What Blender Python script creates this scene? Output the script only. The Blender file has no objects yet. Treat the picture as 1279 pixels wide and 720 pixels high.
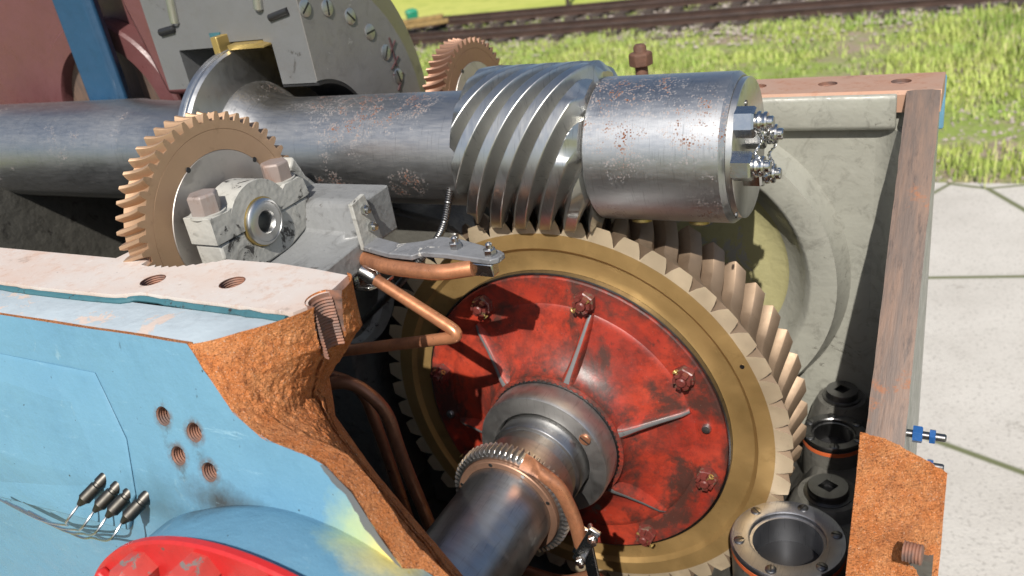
import bpy, bmesh, math, random
from mathutils import Vector, Matrix, noise
random.seed(7)
R_ = math.radians
S = bpy.context.scene
COL = S.collection

# ------------------------------------------------------------------ camera
cam = bpy.data.cameras.new("camera")
cam_o = bpy.data.objects.new("camera", cam)
COL.objects.link(cam_o)
RIGHT, UP, BACK = Vector((.8790, .4517, -.1531)), Vector((-.0770, .4505, .8895)), Vector((.4707, -.7701, .4305))
RIGHT.normalize(); BACK = (BACK - RIGHT * BACK.dot(RIGHT)).normalized(); UP = BACK.cross(RIGHT)
cm = Matrix((RIGHT, UP, BACK)).transposed().to_4x4()
cm.translation = Vector((.6286, -1.1536, .9128))
cam_o.matrix_world = cm
cam.sensor_width = 36.0
cam.lens = 1045.2 / 1279 * 36
cam.clip_start = .02
cam.clip_end = 2000
cam.dof.use_dof = True
cam.dof.focus_distance = 1.22
cam.dof.aperture_fstop = 5.0
S.camera = cam_o

# ------------------------------------------------------------------ light
SUN_AZ, SUN_EL = 288.0, 45.0
w = bpy.data.worlds.new("World"); S.world = w; w.use_nodes = True
nt = w.node_tree
for n in list(nt.nodes): nt.nodes.remove(n)
sky = nt.nodes.new("ShaderNodeTexSky"); sky.sky_type = 'NISHITA'; sky.sun_disc = False
sky.sun_elevation = R_(SUN_EL); sky.sun_rotation = R_(90 - SUN_AZ)
sky.air_density = 1.0; sky.dust_density = 1.5; sky.ozone_density = 1.0
bg = nt.nodes.new("ShaderNodeBackground"); bg.inputs[1].default_value = .09
wo = nt.nodes.new("ShaderNodeOutputWorld")
nt.links.new(sky.outputs[0], bg.inputs[0]); nt.links.new(bg.outputs[0], wo.inputs[0])
sl = bpy.data.lights.new("sun", 'SUN'); sl.energy = 5.0; sl.angle = R_(.53); sl.color = (1, .945, .87)
so = bpy.data.objects.new("sun", sl); COL.objects.link(so)
sd = Vector((math.cos(R_(SUN_EL)) * math.cos(R_(SUN_AZ)), math.cos(R_(SUN_EL)) * math.sin(R_(SUN_AZ)), math.sin(R_(SUN_EL))))
so.rotation_euler = sd.to_track_quat('Z', 'Y').to_euler(); so.location = (2, -4, 6)
S.view_settings.view_transform = 'Standard'; S.view_settings.look = 'None'
S.view_settings.exposure = .30; S.view_settings.gamma = 1.0; S.view_settings.use_curve_mapping = False
S.render.engine = 'CYCLES'
S.cycles.use_denoising = True
S.cycles.max_bounces = 8
S.cycles.sample_clamp_indirect = 6.0

# ------------------------------------------------------------------ materials
def _n(t, typ, **kw):
    n = t.nodes.new(typ)
    for k, v in kw.items():
        if k.startswith('i_'): n.inputs[k[2:].replace('_', ' ')].default_value = v
        else: setattr(n, k, v)
    return n
class Mat:
    """small wrapper: procedural Principled material"""
    def __init__(s, name, base=(.5, .5, .5), rough=.5, metal=0.0, coat=0.0, spec=.5):
        s.m = bpy.data.materials.new(name); s.m.use_nodes = True; s.t = s.m.node_tree
        s.p = s.t.nodes["Principled BSDF"]
        s.p.inputs["Roughness"].default_value = rough; s.p.inputs["Metallic"].default_value = metal
        s.p.inputs["Coat Weight"].default_value = coat; s.p.inputs["Specular IOR Level"].default_value = spec
        s.tc = _n(s.t, "ShaderNodeTexCoord")
        rgb = _n(s.t, "ShaderNodeRGB"); rgb.outputs[0].default_value = (*base, 1)
        s.col = rgb.outputs[0]; s.met = None; s.rgh = None; s.bmp = None
        s.rough, s.metal = rough, metal
    def L(s, a, b): s.t.links.new(a, b)
    def noise(s, scale, detail=6, rough=.6, stretch=None, rot=None, dist=0.0):
        n = _n(s.t, "ShaderNodeTexNoise"); n.inputs["Scale"].default_value = scale
        n.inputs["Detail"].default_value = detail; n.inputs["Roughness"].default_value = rough
        n.inputs["Distortion"].default_value = dist
        mp = _n(s.t, "ShaderNodeMapping"); s.L(s.tc.outputs["Object"], mp.inputs[0])
        if stretch: mp.inputs["Scale"].default_value = stretch
        if rot: mp.inputs["Rotation"].default_value = rot
        s.L(mp.outputs[0], n.inputs[0]); return n.outputs[0]
    def voro(s, scale, feat='F1', out="Distance", stretch=None):
        n = _n(s.t, "ShaderNodeTexVoronoi", feature=feat); n.inputs["Scale"].default_value = scale
        mp = _n(s.t, "ShaderNodeMapping"); s.L(s.tc.outputs["Object"], mp.inputs[0])
        if stretch: mp.inputs["Scale"].default_value = stretch
        s.L(mp.outputs[0], n.inputs["Vector"]); return n.outputs[out]
    def ramp(s, fac, a, b, va=0.0, vb=1.0):
        n = _n(s.t, "ShaderNodeMapRange"); n.inputs[1].default_value = a; n.inputs[2].default_value = b
        n.inputs[3].default_value = va; n.inputs[4].default_value = vb; s.L(fac, n.inputs[0]); return n.outputs[0]
    def math(s, op, a, b):
        n = _n(s.t, "ShaderNodeMath", operation=op); n.use_clamp = True
        for i, v in enumerate((a, b)):
            if isinstance(v, (int, float)): n.inputs[i].default_value = v
            else: s.L(v, n.inputs[i])
        return n.outputs[0]
    def over(s, fac, col=None, metal=None, rough=None):
        """lay a second finish over the first where fac is 1"""
        if col is not None:
            n = _n(s.t, "ShaderNodeMix", data_type='RGBA'); s.L(fac, n.inputs[0]); s.L(s.col, n.inputs[6])
            if hasattr(col, 'is_linked'): s.L(col, n.inputs[7])
            else: n.inputs[7].default_value = (*col, 1)
            s.col = n.outputs[2]
        for key, val in (('met', metal), ('rgh', rough)):
            if val is None: continue
            n = _n(s.t, "ShaderNodeMix", data_type='FLOAT'); s.L(fac, n.inputs[0])
            cur = getattr(s, key)
            if cur is None: n.inputs[2].default_value = s.metal if key == 'met' else s.rough
            else: s.L(cur, n.inputs[2])
            n.inputs[3].default_value = val; setattr(s, key, n.outputs[0])
        return s
    def spot(s, c, r0, r1, wob=.03, sc=(1, 1, 1)):
        vm = _n(s.t, "ShaderNodeVectorMath", operation='SUBTRACT'); s.L(s.tc.outputs["Object"], vm.inputs[0]); vm.inputs[1].default_value = c
        v2 = _n(s.t, "ShaderNodeVectorMath", operation='MULTIPLY'); s.L(vm.outputs[0], v2.inputs[0]); v2.inputs[1].default_value = sc
        ln = _n(s.t, "ShaderNodeVectorMath", operation='LENGTH'); s.L(v2.outputs[0], ln.inputs[0])
        return s.ramp(s.math('ADD', ln.outputs["Value"], s.math('MULTIPLY', s.noise(25, 6, .7), wob)), r1 + wob * .5, r0 + wob * .5)
    def rmod(s, fac, a, b):
        s.rgh = s.ramp(fac, .3, .7, a, b); return s
    def bump(s, h, strength=.3, dist=.01):
        n = _n(s.t, "ShaderNodeBump"); n.inputs["Strength"].default_value = strength; n.inputs["Distance"].default_value = dist
        s.L(h, n.inputs["Height"])
        if s.bmp is not None: s.L(s.bmp, n.inputs["Normal"])
        s.bmp = n.outputs[0]; return s
    def done(s):
        s.L(s.col, s.p.inputs["Base Color"])
        if s.met is not None: s.L(s.met, s.p.inputs["Metallic"])
        if s.rgh is not None: s.L(s.rgh, s.p.inputs["Roughness"])
        if s.bmp is not None: s.L(s.bmp, s.p.inputs["Normal"])
        return s.m

def steel(name, base=(.42, .42, .43), rough=.3, rust=.0, scr=(1, 1, 1), dirt=.3, seed=0.0, patches=()):
    m = Mat(name, base, rough, 1.0)
    a = m.noise(9, 8, .65, stretch=scr); b = m.noise(70, 5, .6, stretch=scr)
    m.over(m.ramp(a, .45, .75, 0, dirt), (base[0] * .45, base[1] * .42, base[2] * .40))
    m.rmod(m.math('ADD', m.math('MULTIPLY', a, .6), m.math('MULTIPLY', b, .4)), max(.08, rough - .09), rough + .11)
    if rust > 0:
        v = m.math('ADD', m.voro(260), m.math('MULTIPLY', m.math('SUBTRACT', .62, m.noise(60, 4)), 1.2)); big = m.noise(6 + seed, 6, .7)
        spots = m.math('MULTIPLY', m.ramp(v, .50, .44), m.ramp(big, .72 - rust * .30, .84 - rust * .30))
        c = m.noise(300, 2); rc = _n(m.t, "ShaderNodeMix", data_type='RGBA'); m.L(c, rc.inputs[0])
        rc.inputs[6].default_value = (.060, .020, .009, 1); rc.inputs[7].default_value = (.20, .062, .018, 1)
        for pc, p0, p1, psc in patches:
            sp = m.math('MULTIPLY', m.ramp(v, .56, .48), m.ramp(m.noise(38, 6, .75), .46, .56)); spots = m.math('MAXIMUM', spots, m.math('MULTIPLY', sp, m.ramp(m.spot(pc, p0, p1, .05, psc), .30, .80)))
        m.over(spots, rc.outputs[2], 0.0, .85)
        smear = m.ramp(m.noise(16 + seed, 9, .8), .70 - rust * .1, .79 - rust * .1, 0, .8)
        m.over(smear, (.16, .058, .024), .1, .8)
    sc_ = m.noise(55, 3, .5, stretch=(9, .5, .5), rot=(.5, .4, .9)); m.over(m.ramp(sc_, .60, .68, 0, .35), (base[0] * .35, base[1] * .35, base[2] * .35)); m.bump(sc_, .05, .001)
    m.bump(b, .05, .002)
    return m.done()
def paint(name, base, under, chip=.5, rough=.35, dirt=(.05, .045, .04), dirtamt=.5, bumps=.25, chipscale=14, coat=0.0):
    m = Mat(name, base, rough, 0, coat)
    a = m.noise(6, 8, .65); b = m.noise(chipscale, 9, .72, dist=.6); c = m.noise(90, 4)
    m.over(m.ramp(a, .35, .75, 0, .5), tuple(x * .72 for x in base))
    m.over(m.ramp(m.noise(26, 8, .75, dist=1.0), .52, .72, 0, dirtamt), dirt)
    chipf = m.ramp(b, .72 - chip * .2, .74 - chip * .2)
    m.over(chipf, under, 0, .6)
    m.rmod(m.noise(30, 5), rough - .1, rough + .2)
    inv = m.math('SUBTRACT', 1.0, chipf)
    m.bump(inv, .25, .0015); m.bump(c, bumps * .25, .002); m.bump(m.noise(11, 4), bumps, .012)
    return m.done()
M = {}
M['steel'] = steel('polished_steel', (.43, .43, .425), .42, .50, (.5, 3, 3), .14, patches=(((-.30, -.03, .09), .03, .10, (.55, 1, 1)), ((-.36, -.08, .06), .01, .05, (.7, 1, 1)), ((-.235, -.092, -.035), .02, .045, (.8, 1, 1)), ((-.40, -.09, -.03), .01, .04, (.6, 1, 1))))
M['steel_end'] = steel('polished_steel_pitted', (.44, .45, .46), .42, .60, (.6, 2, 2), .14, seed=2, patches=(((.16, -.04, .10), .03, .075, (.6, 1, 1)), ((.285, -.08, .06), .02, .07, (1, 1, .7)), ((.29, -.085, -.06), .01, .05, (1, 1, .7)), ((.14, -.085, -.07), .0, .03, (.6, 1, 1))))
M['steel_worm'] = steel('machined_worm_steel', (.55, .55, .53), .36, .16, (4, 1, 1), .45)
M['steel_dull'] = steel('dull_grey_steel', (.50, .50, .49), .46, .30, (1, 1, 1), .5)
M['steel_plain'] = steel('turned_steel', (.56, .56, .55), .36, 0, (1, 1, 1), .3)
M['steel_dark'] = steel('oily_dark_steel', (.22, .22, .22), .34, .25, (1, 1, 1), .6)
M['steel_shaft'] = steel('wheel_shaft_steel', (.42, .42, .42), .34, .15, (1, 6, 1), .5)
M['zinc'] = steel('zinc_plated', (.55, .55, .54), .25, 0, (1, 1, 1), .35)
M['section'] = paint('sectioned_grey_steel', (.125, .128, .130), (.07, .068, .066), .42, .42, (.11, .105, .10), .55, .15, 12)
M['web'] = steel('matt_web_steel', (.50, .47, .44), .55, .18, (1, 1, 1), .25)
M['disc'] = paint('scratched_disc_steel', (.175, .168, .160), (.30, .29, .275), .40, .40, (.10, .092, .085), .6, .12, 30)
def bronze(name, base, rough, radial=False):
    m = Mat(name, base, rough, .70)
    a = m.noise(5, 7, .6); b = m.noise(120, 4); c = m.noise(30, 8, .75)
    m.over(m.ramp(a, .4, .75, 0, .55), (base[0] * .6, base[1] * .58, base[2] * .5))
    m.over(m.ramp(c, .56, .72, 0, .5), (base[0] * .45, base[1] * .40, base[2] * .34), .5, .6)
    m.rmod(m.noise(18, 6), rough - .08, rough + .16); m.bump(b, .06, .002)
    return m.done()
M['bronze'] = bronze('bronze', (.50, .325, .130), .44)
M['bronze_tooth'] = bronze('brown_bronze_teeth', (.30, .218, .150), .54)  # darker brown than the rim, for tooth flanks and roots
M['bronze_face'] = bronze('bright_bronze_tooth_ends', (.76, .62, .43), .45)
M['bronze_dark'] = bronze('dark_brown_bronze', (.30, .175, .12), .46)
M['bronze_brown'] = bronze('brown_bronze', (.46, .305, .195), .48)
M['brass'] = bronze('brass', (.46, .335, .12), .36)
def copper(name, base):
    m = Mat(name, base, .36, .62)
    m.over(m.ramp(m.noise(9, 8, .75), .42, .66, 0, .85), (.17, .075, .042), .4, .55); m.over(m.ramp(m.noise(70, 8, .8), .60, .68, 0, .7), (.09, .042, .026), .2, .7)
    m.over(m.ramp(m.voro(160), .10, .04, 0, .8), (.42, .40, .36), 0, .6)
    m.over(m.ramp(m.noise(60, 5, .7), .62, .70, 0, .6), (.06, .035, .022), .3, .6)
    m.rmod(m.noise(40, 5), .26, .52); m.bump(m.noise(45, 4), .08, .003); return m.done()
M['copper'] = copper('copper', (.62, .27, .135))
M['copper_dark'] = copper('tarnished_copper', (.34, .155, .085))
def rustcast(name):
    m = Mat(name, (.60, .205, .066), .92, 0, 0, .12)
    a = m.noise(26, 10, .78); b = m.noise(180, 6, .75); v = m.voro(260); g = m.noise(420, 3, .6)
    m.over(m.ramp(a, .42, .64), (.68, .30, .125)); m.over(m.ramp(m.noise(12, 8, .75), .50, .66, 0, .7), (.46, .18, .075))
    m.over(m.ramp(m.noise(95, 8, .8), .52, .62, 0, .75), (.27, .095, .042)); m.over(m.ramp(g, .60, .68, 0, .8), (.17, .060, .030))
    m.over(m.ramp(m.noise(500, 2), .63, .70, 0, .75), (.78, .58, .44)); m.over(m.ramp(m.noise(40, 8, .8), .66, .70, 0, .6), (.52, .40, .36))
    m.bump(a, .25, .008); m.bump(v, .9, .004); m.bump(b, 1.0, .005); m.bump(g, 1.0, .0025); return m.done()
M['rust_break'] = rustcast('rusty_broken_cast_iron')
def redhub():
    m = Mat('worn_red_paint', (.42, .048, .022), .44, 0, .0)
    m.over(m.ramp(m.noise(3.5, 5, .6), .40, .60, 0, .8), (.22, .018, .012))
    st = m.noise(16, 9, .8, stretch=(1, .4, 1)); m.over(m.ramp(st, .44, .62, 0, .85), (.115, .020, .014))
    m.over(m.ramp(m.noise(4.2, 8, .7, dist=.3), .505, .57, 0, .92), (.052, .026, .020), None, .42)
    m.over(m.ramp(m.noise(48, 8, .8), .58, .66, 0, .75), (.050, .020, .015))
    m.over(m.ramp(m.noise(6.0, 9, .72, rot=(.6, .2, 1.1)), .64, .665), (.17, .145, .12), .25, .5)
    m.over(m.ramp(m.voro(130), .07, .03, 0, .9), (.30, .27, .24))
    gr_ = m.noise(34, 8, .8); m.over(m.math('MULTIPLY', m.spot((0, 0, 0), .135, .205, .10, (1, 0, 1)), m.ramp(gr_, .38, .60)), (.045, .024, .019)); m.over(m.math('MULTIPLY', m.ramp(m.spot((0, 0, 0), .285, .30, .03, (1, 0, 1)), 1, 0), m.ramp(gr_, .40, .58)), (.045, .022, .018))
    m.rmod(m.noise(20, 6), .32, .62); m.bump(m.noise(60, 5), .14, .003); m.bump(m.noise(12, 5), .10, .008); m.bump(st, .12, .003)
    return m.done()
M['red'] = redhub()
M['red_bright'] = paint('bright_red_paint', (.46, .018, .018), (.10, .07, .06), .44, .38, (.16, .015, .012), .4, .25, 18)
def bluewall():
    m = Mat('light_blue_paint', (.102, .232, .335), .42)
    m.over(m.ramp(m.noise(3, 6, .6), .40, .65, 0, .6), (.125, .27, .37)); m.over(m.ramp(m.noise(9, 8, .75), .50, .72, 0, .55), (.08, .19, .285))
    m.over(m.ramp(m.noise(7, 9, .8, dist=1.5), .615, .66, 0, .6), (.20, .33, .40))
    m.over(m.ramp(m.noise(28, 9, .8, stretch=(1, 1, .35)), .645, .69, 0, .8), (.045, .085, .105))
    m.over(m.ramp(m.noise(120, 3, .5), .735, .75), (.03, .045, .05))
    m.over(m.ramp(m.noise(13, 8, .72), .705, .715), (.30, .115, .045), 0, .85)
    m.over(m.spot((.128, -.66, 1.785), .012, .062, .05), (.60, .50, .16)); m.over(m.spot((.088, -.66, 1.80), .0, .050, .06), (.33, .42, .24))
    m.over(m.spot((-.11, -.668, 1.792), .004, .045, .07, (.6, 1, 1.6)), (.045, .055, .06))
    m.over(m.spot((-.22, -.668, 1.760), .0, .055, .08, (.6, 1, 1)), (.07, .15, .20))
    for hx_, hz_ in ((-.197, .410), (-.146, .398), (-.177, .365), (-.127, .354)):
        m.over(m.math('MULTIPLY', m.spot((hx_, -.648, hz_ + 1.47), .010, .020, .012, (1, .4, 1)), m.ramp(m.noise(70, 6, .8), .40, .55)), (.10, .055, .035), 0, .8)
        m.over(m.math('MULTIPLY', m.spot((hx_ + .004, -.652, hz_ + 1.448), .0, .022, .016, (1.8, .3, .7)), m.ramp(m.noise(50, 6, .8), .45, .60)), (.06, .085, .095))
    m.over(m.ramp(m.noise(24, 9, .85, stretch=(.3, 1, 2.2), rot=(0, .5, 0)), .60, .66, 0, .55), (.24, .40, .49)); m.over(m.ramp(m.noise(75, 6, .8, stretch=(.15, 1, 2.0), rot=(0, -.7, 0)), .70, .73, 0, .8), (.035, .05, .06))
    br = m.noise(60, 4, .6, stretch=(.12, 1, 1), rot=(0, .35, 0)); m.bump(br, .22, .002)
    m.rmod(m.noise(30, 5), .34, .58); m.bump(m.noise(11, 5), .32, .014); m.bump(m.noise(45, 6, .7), .18, .004); m.bump(m.noise(160, 3), .06, .002)
    return m.done()
M['blue'] = bluewall()
M['grey_paint'] = paint('grey_casting_paint', (.285, .285, .245), (.12, .115, .098), .46, .36, (.12, .117, .098), .70, .38, 9)
M['grey_dark'] = paint('shaded_oily_casting', (.10, .097, .085), (.04, .037, .033), .5, .35, (.035, .032, .028), .8, .55, 15)  # oily grey, darkened further in place of shade on port tubes and plug bosses
M['white_dirty'] = paint('dirty_cream_paint', (.37, .365, .335), (.040, .037, .034), .72, .45, (.105, .098, .085), .95, .55, 26)
M['maroon'] = paint('maroon_paint', (.115, .045, .045), (.05, .035, .035), .3, .35, (.08, .03, .03), .5, .2)
M['navy'] = paint('dark_blue_paint', (.012, .055, .115), (.03, .04, .06), .2, .45, (.01, .03, .06), .4, .2)
M['teal'] = paint('teal_gasket', (.035, .12, .145), (.02, .02, .02), .55, .6, (.02, .03, .03), .5, .5, 40)
M['grimy_black'] = steel('grimy_black_metal', (.10, .095, .085), .45, .3, (1, 1, 1), .6)
M['black'] = Mat('recess_black', (.012, .012, .013), .5).done()  # flat black painted in for the darkness inside slots, holes and bores
M['yellow'] = paint('yellow_stained_casting', (.36, .335, .17), (.29, .285, .24), .85, .5, (.20, .19, .10), .5, .4, 8)
def joint(name, base):
    m = Mat(name, base, .52, .15)
    m.over(m.ramp(m.noise(7, 7), .40, .66), (base[0] * .98, base[1] * .83, base[2] * .75))
    m.over(m.ramp(m.noise(30, 9, .8, stretch=(1, 1, .25)), .52, .68, 0, .75), (base[0] * .72, base[1] * .48, base[2] * .36), 0, .75)
    m.over(m.ramp(m.noise(60, 8, .8), .60, .68, 0, .6), (base[0] * 1.25, base[1] * 1.3, base[2] * 1.35)); m.over(m.ramp(m.noise(14, 8, .8), .60, .66, 0, .5), (base[0] * .45, base[1] * .40, base[2] * .36))
    m.over(m.ramp(m.noise(90, 3), .70, .76, 0, .6), (.10, .07, .06)); m.bump(m.noise(60, 6), .12, .003); return m.done()
M['joint'] = joint('machined_joint_face', (.60, .545, .50))
M['joint_back'] = joint('rusty_joint_face', (.40, .255, .180))
def sawn():
    m = Mat('sawn_cast_iron', (.125, .095, .080), .55, .3)
    m.over(m.ramp(m.noise(20, 9, .75, stretch=(2.5, .35, .35)), .42, .60, 0, .85), (.20, .130, .095)); m.over(m.ramp(m.noise(40, 8, .8, stretch=(2, .3, .3)), .52, .66, 0, .8), (.060, .048, .044))
    m.over(m.ramp(m.noise(9, 8, .75), .60, .66, 0, .8), (.27, .105, .045), 0, .8); m.bump(m.noise(60, 6, stretch=(3, .3, .3)), .3, .003); return m.done()
M['sawn'] = sawn()
def threads(name):
    m = Mat(name, (.27, .13, .085), .7, .3)
    m.over(m.ramp(m.noise(50, 6), .4, .6), (.15, .10, .085)); m.bump(m.noise(120, 4), .2, .003); return m.done()
M['thread'] = threads('rusty_thread')
M['rusty'] = rustcast('rusty_bolt')
# ground
def ground_mat():
    m = Mat('grass_and_gravel_ground', (.27, .215, .16), .95, 0, 0, .1)
    m.over(m.ramp(m.noise(.9, 8, .7), .42, .54), (.22, .28, .07)); m.over(m.ramp(m.noise(3.5, 8, .8), .54, .66, 0, .8), (.34, .285, .22))
    m.over(m.ramp(m.noise(14, 5), .60, .72, 0, .6), (.30, .26, .20)); m.bump(m.noise(9, 8), .6, .08); return m.done()
M['ground'] = ground_mat()
def meadow_mat():
    m = Mat('mown_meadow', (.36, .40, .085), .95, 0, 0, .1)
    m.over(m.ramp(m.noise(.22, 6, .6, stretch=(.35, 1.5, 1)), .42, .62), (.46, .46, .13)); m.over(m.ramp(m.noise(2.5, 6), .50, .70, 0, .5), (.17, .24, .04)); return m.done()
M['meadow'] = meadow_mat()
def ballast_mat():
    m = Mat('ballast_bed', (.15, .12, .095), .95, 0, 0, .1)
    m.over(m.ramp(m.voro(9, out="Color"), .4, .7, 0, .7), (.27, .22, .185)); m.over(m.ramp(m.noise(1.7, 7, .75), .50, .62, 0, .85), (.12, .18, .03)); m.bump(m.voro(9), .8, .05); return m.done()
M['ballast'] = ballast_mat()
def simple(name, base, rough, var=.3, scale=8, metal=0.0):
    m = Mat(name, base, rough, metal)
    m.over(m.ramp(m.noise(scale, 7), .4, .7), tuple(x * (1 - var) for x in base)); m.bump(m.noise(scale * 5, 5), .2, .01); return m.done()
M['stone'] = simple('pale_stone', (.36, .31, .27), .9, .4, 6)
M['rail'] = simple('rusty_rail', (.075, .045, .034), .6, .4, 5, .3)
M['railhead'] = simple('rail_running_head', (.17, .145, .125), .38, .3, 3, .8)
M['sleeper'] = simple('weathered_sleeper', (.065, .048, .038), .9, .4, 4)
M['wood'] = simple('yellowish_timber', (.27, .18, .065), .8, .4, 9)
def grassmat():
    m = Mat('grass_blades', (.36, .43, .095), .7); m.over(m.ramp(m.noise(1.2, 6), .40, .62), (.20, .30, .05)); m.over(m.ramp(m.noise(9, 4, .7), .54, .62, 0, .9), (.42, .39, .17)); m.over(m.ramp(m.noise(30, 2), .62, .66), (.52, .46, .28)); return m.done()
M['grass'] = grassmat()
M['bark'] = simple('bark', (.06, .045, .035), .9, .4, 6)
M['leaf'] = simple('tree_leaves', (.035, .085, .022), .6, .5, .8)
M['leaf2'] = simple('tree_leaves_light', (.06, .12, .03), .6, .5, .8)
M['green'] = simple('green_plastic', (.02, .24, .13), .4, .2, 6)
def concrete():
    m = Mat('pale_concrete', (.50, .475, .43), .88, 0, 0, .2)
    m.over(m.ramp(m.noise(1.3, 8, .7), .42, .64, 0, .7), (.40, .375, .335)); m.over(m.ramp(m.noise(60, 3, .6), .56, .66, 0, .7), (.30, .28, .25)); m.over(m.ramp(m.noise(3.2, 9, .8), .60, .66, 0, .7), (.27, .25, .215))
    m.over(m.ramp(m.voro(.55, 'DISTANCE_TO_EDGE'), .012, .004), (.13, .14, .07)); m.bump(m.noise(80, 5), .4, .01); return m.done()
M['concrete'] = concrete()
M['rusty'] = simple('rusty_brown_bolt', (.13, .062, .038), .75, .45, 60)
M['valve_blue'] = simple('blue_enamel', (.02, .09, .27), .3, .3, 20)
M['chalk'] = simple('marker_ink', (.06, .025, .025), .8, .3, 30)

# ------------------------------------------------------------------ mesh helpers
def link_mesh(name, vs, fs, mats, parent=None, smooth=38, recalc=True, mi=None, bevel=0.0):
    me = bpy.data.meshes.new(name)
    off = ORG.get(parent.name, Vector()) if parent else Vector()
    me.from_pydata([tuple(Vector(v) - off) for v in vs], [], fs)
    if mi: me.polygons.foreach_set('material_index', mi)
    for mt in (mats if isinstance(mats, (list, tuple)) else [mats]): me.materials.append(M[mt])
    if recalc:
        bm = bmesh.new(); bm.from_mesh(me)
        bmesh.ops.remove_doubles(bm, verts=bm.verts, dist=1e-6)
        bmesh.ops.recalc_face_normals(bm, faces=bm.faces); bm.to_mesh(me); bm.free()
    me.shade_smooth(); me.set_sharp_from_angle(angle=R_(smooth))
    o = bpy.data.objects.new(name, me); COL.objects.link(o)
    if parent: o.parent = parent; ORG[o.name] = off
    if bevel:
        b = o.modifiers.new('edge_wear', 'BEVEL'); b.width = bevel; b.segments = 2; b.limit_method = 'ANGLE'; b.angle_limit = R_(30); b.harden_normals = False
    return o
ORG = {}
def tag(o, label, cat, group=None):
    o['label'] = label; o['category'] = cat
    if group: o['group'] = group
    return o
def thing(name, label, cat, loc, group=None):
    o = bpy.data.objects.new(name, None); COL.objects.link(o); o.location = loc; o.empty_display_size = .05
    ORG[o.name] = Vector(loc); return tag(o, label, cat, group)
def struct(o): o['kind'] = 'structure'; return o
def AX(axis, u, v, h):
    return {'X': (h, u, v), 'Y': (u, h, v), 'Z': (u, v, h)}[axis]
def lathe(prof, axis, c, seg=64, a0=0.0, a1=360.0, cap=False):
    """revolve profile [(r,h)] about an axis through c"""
    full = abs(a1 - a0) >= 359.9
    na = seg if full else seg + 1
    vs, fs = [], []
    for i in range(na):
        a = R_(a0 + (a1 - a0) * i / seg)
        for r, h in prof:
            p = AX(axis, r * math.cos(a), r * math.sin(a), h); vs.append((p[0] + c[0], p[1] + c[1], p[2] + c[2]))
    n = len(prof)
    for i in range(seg):
        j = (i + 1) % na
        for k in range(n - 1): fs.append((i * n + k, j * n + k, j * n + k + 1, i * n + k + 1))
    if cap and not full:
        fs.append(tuple(range(n))); fs.append(tuple(seg * n + k for k in range(n)))
    return vs, fs
def box(x0, x1, y0, y1, z0, z1):
    vs = [(x, y, z) for x in (x0, x1) for y in (y0, y1) for z in (z0, z1)]
    return vs, [(0, 1, 3, 2), (4, 6, 7, 5), (0, 4, 5, 1), (2, 3, 7, 6), (0, 2, 6, 4), (1, 5, 7, 3)]
def prism(poly, axis, h0, h1):
    """extrude a polygon [(u,v)] along an axis"""
    n = len(poly)
    vs = [AX(axis, u, v, h0) for u, v in poly] + [AX(axis, u, v, h1) for u, v in poly]
    return vs, [tuple(range(n)), tuple(range(2 * n - 1, n - 1, -1))] + [(i, (i + 1) % n, n + (i + 1) % n, n + i) for i in range(n)]
def join(*parts):
    vs, fs = [], []
    for v, f in parts:
        o = len(vs); vs += list(v); fs += [tuple(i + o for i in q) for q in f]
    return vs, fs
def xform(vf, mat): return [tuple(mat @ Vector(v)) for v in vf[0]], vf[1]
def aim(p, d, roll=0.0):
    """matrix taking +Z at origin to direction d at p"""
    return Matrix.Translation(p) @ Vector(d).to_track_quat('Z', 'Y').to_matrix().to_4x4() @ Matrix.Rotation(R_(roll), 4, 'Z')
def spline(pts, n=10):
    P = [Vector(p) for p in pts]; P = [P[0] * 2 - P[1]] + P + [P[-1] * 2 - P[-2]]; out = []
    for i in range(1, len(P) - 2):
        for k in range(n):
            t = k / n; a, b, c, d = P[i - 1:i + 3]
            out.append(.5 * ((2 * b) + (c - a) * t + (2 * a - 5 * b + 4 * c - d) * t * t + (3 * b - a - 3 * c + d) * t ** 3))
    return out + [P[-2]]
def bendpath(pts, rad, n=7):
    """straight runs with rounded corners"""
    P = [Vector(p) for p in pts]; out = [P[0]]
    for i in range(1, len(P) - 1):
        a = (P[i - 1] - P[i]); b = (P[i + 1] - P[i]); r = min(rad, a.length * .45, b.length * .45)
        a = P[i] + a.normalized() * r; b = P[i] + b.normalized() * r
        for k in range(n + 1):
            t = k / n; out.append(a * (1 - t) ** 2 + P[i] * 2 * t * (1 - t) + b * t * t)
    return out + [P[-1]]
def tube(path, r, seg=14, cap=True, rfun=None):
    P = [Vector(p) for p in path]; vs, fs = [], []
    t0 = (P[1] - P[0]).normalized(); nrm = t0.orthogonal().normalized()
    for i, p in enumerate(P):
        t = (P[min(i + 1, len(P) - 1)] - P[max(i - 1, 0)]).normalized()
        nrm = (nrm - t * nrm.dot(t)).normalized(); bn = t.cross(nrm); rr = rfun(i / (len(P) - 1)) if rfun else r
        for k in range(seg):
            a = 2 * math.pi * k / seg; vs.append(tuple(p + (nrm * math.cos(a) + bn * math.sin(a)) * rr))
    for i in range(len(P) - 1):
        for k in range(seg): fs.append((i * seg + k, i * seg + (k + 1) % seg, (i + 1) * seg + (k + 1) % seg, (i + 1) * seg + k))
    if cap: fs.append(tuple(range(seg))); fs.append(tuple(range((len(P) - 1) * seg, len(P) * seg)))
    return vs, fs
def hexnut(r, h, hole=0.0, seg=6, ch=.12):
    """chamfered hexagon along +Z from 0 to h"""
    prof = [(r, 0), (r, h * (1 - ch)), (r * .88, h)]
    vs, fs = lathe(prof, 'Z', (0, 0, 0), 6)
    fs.append(tuple(3 * i for i in range(6))); fs.append(tuple(3 * i + 2 for i in range(6)))
    return vs, fs
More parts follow.
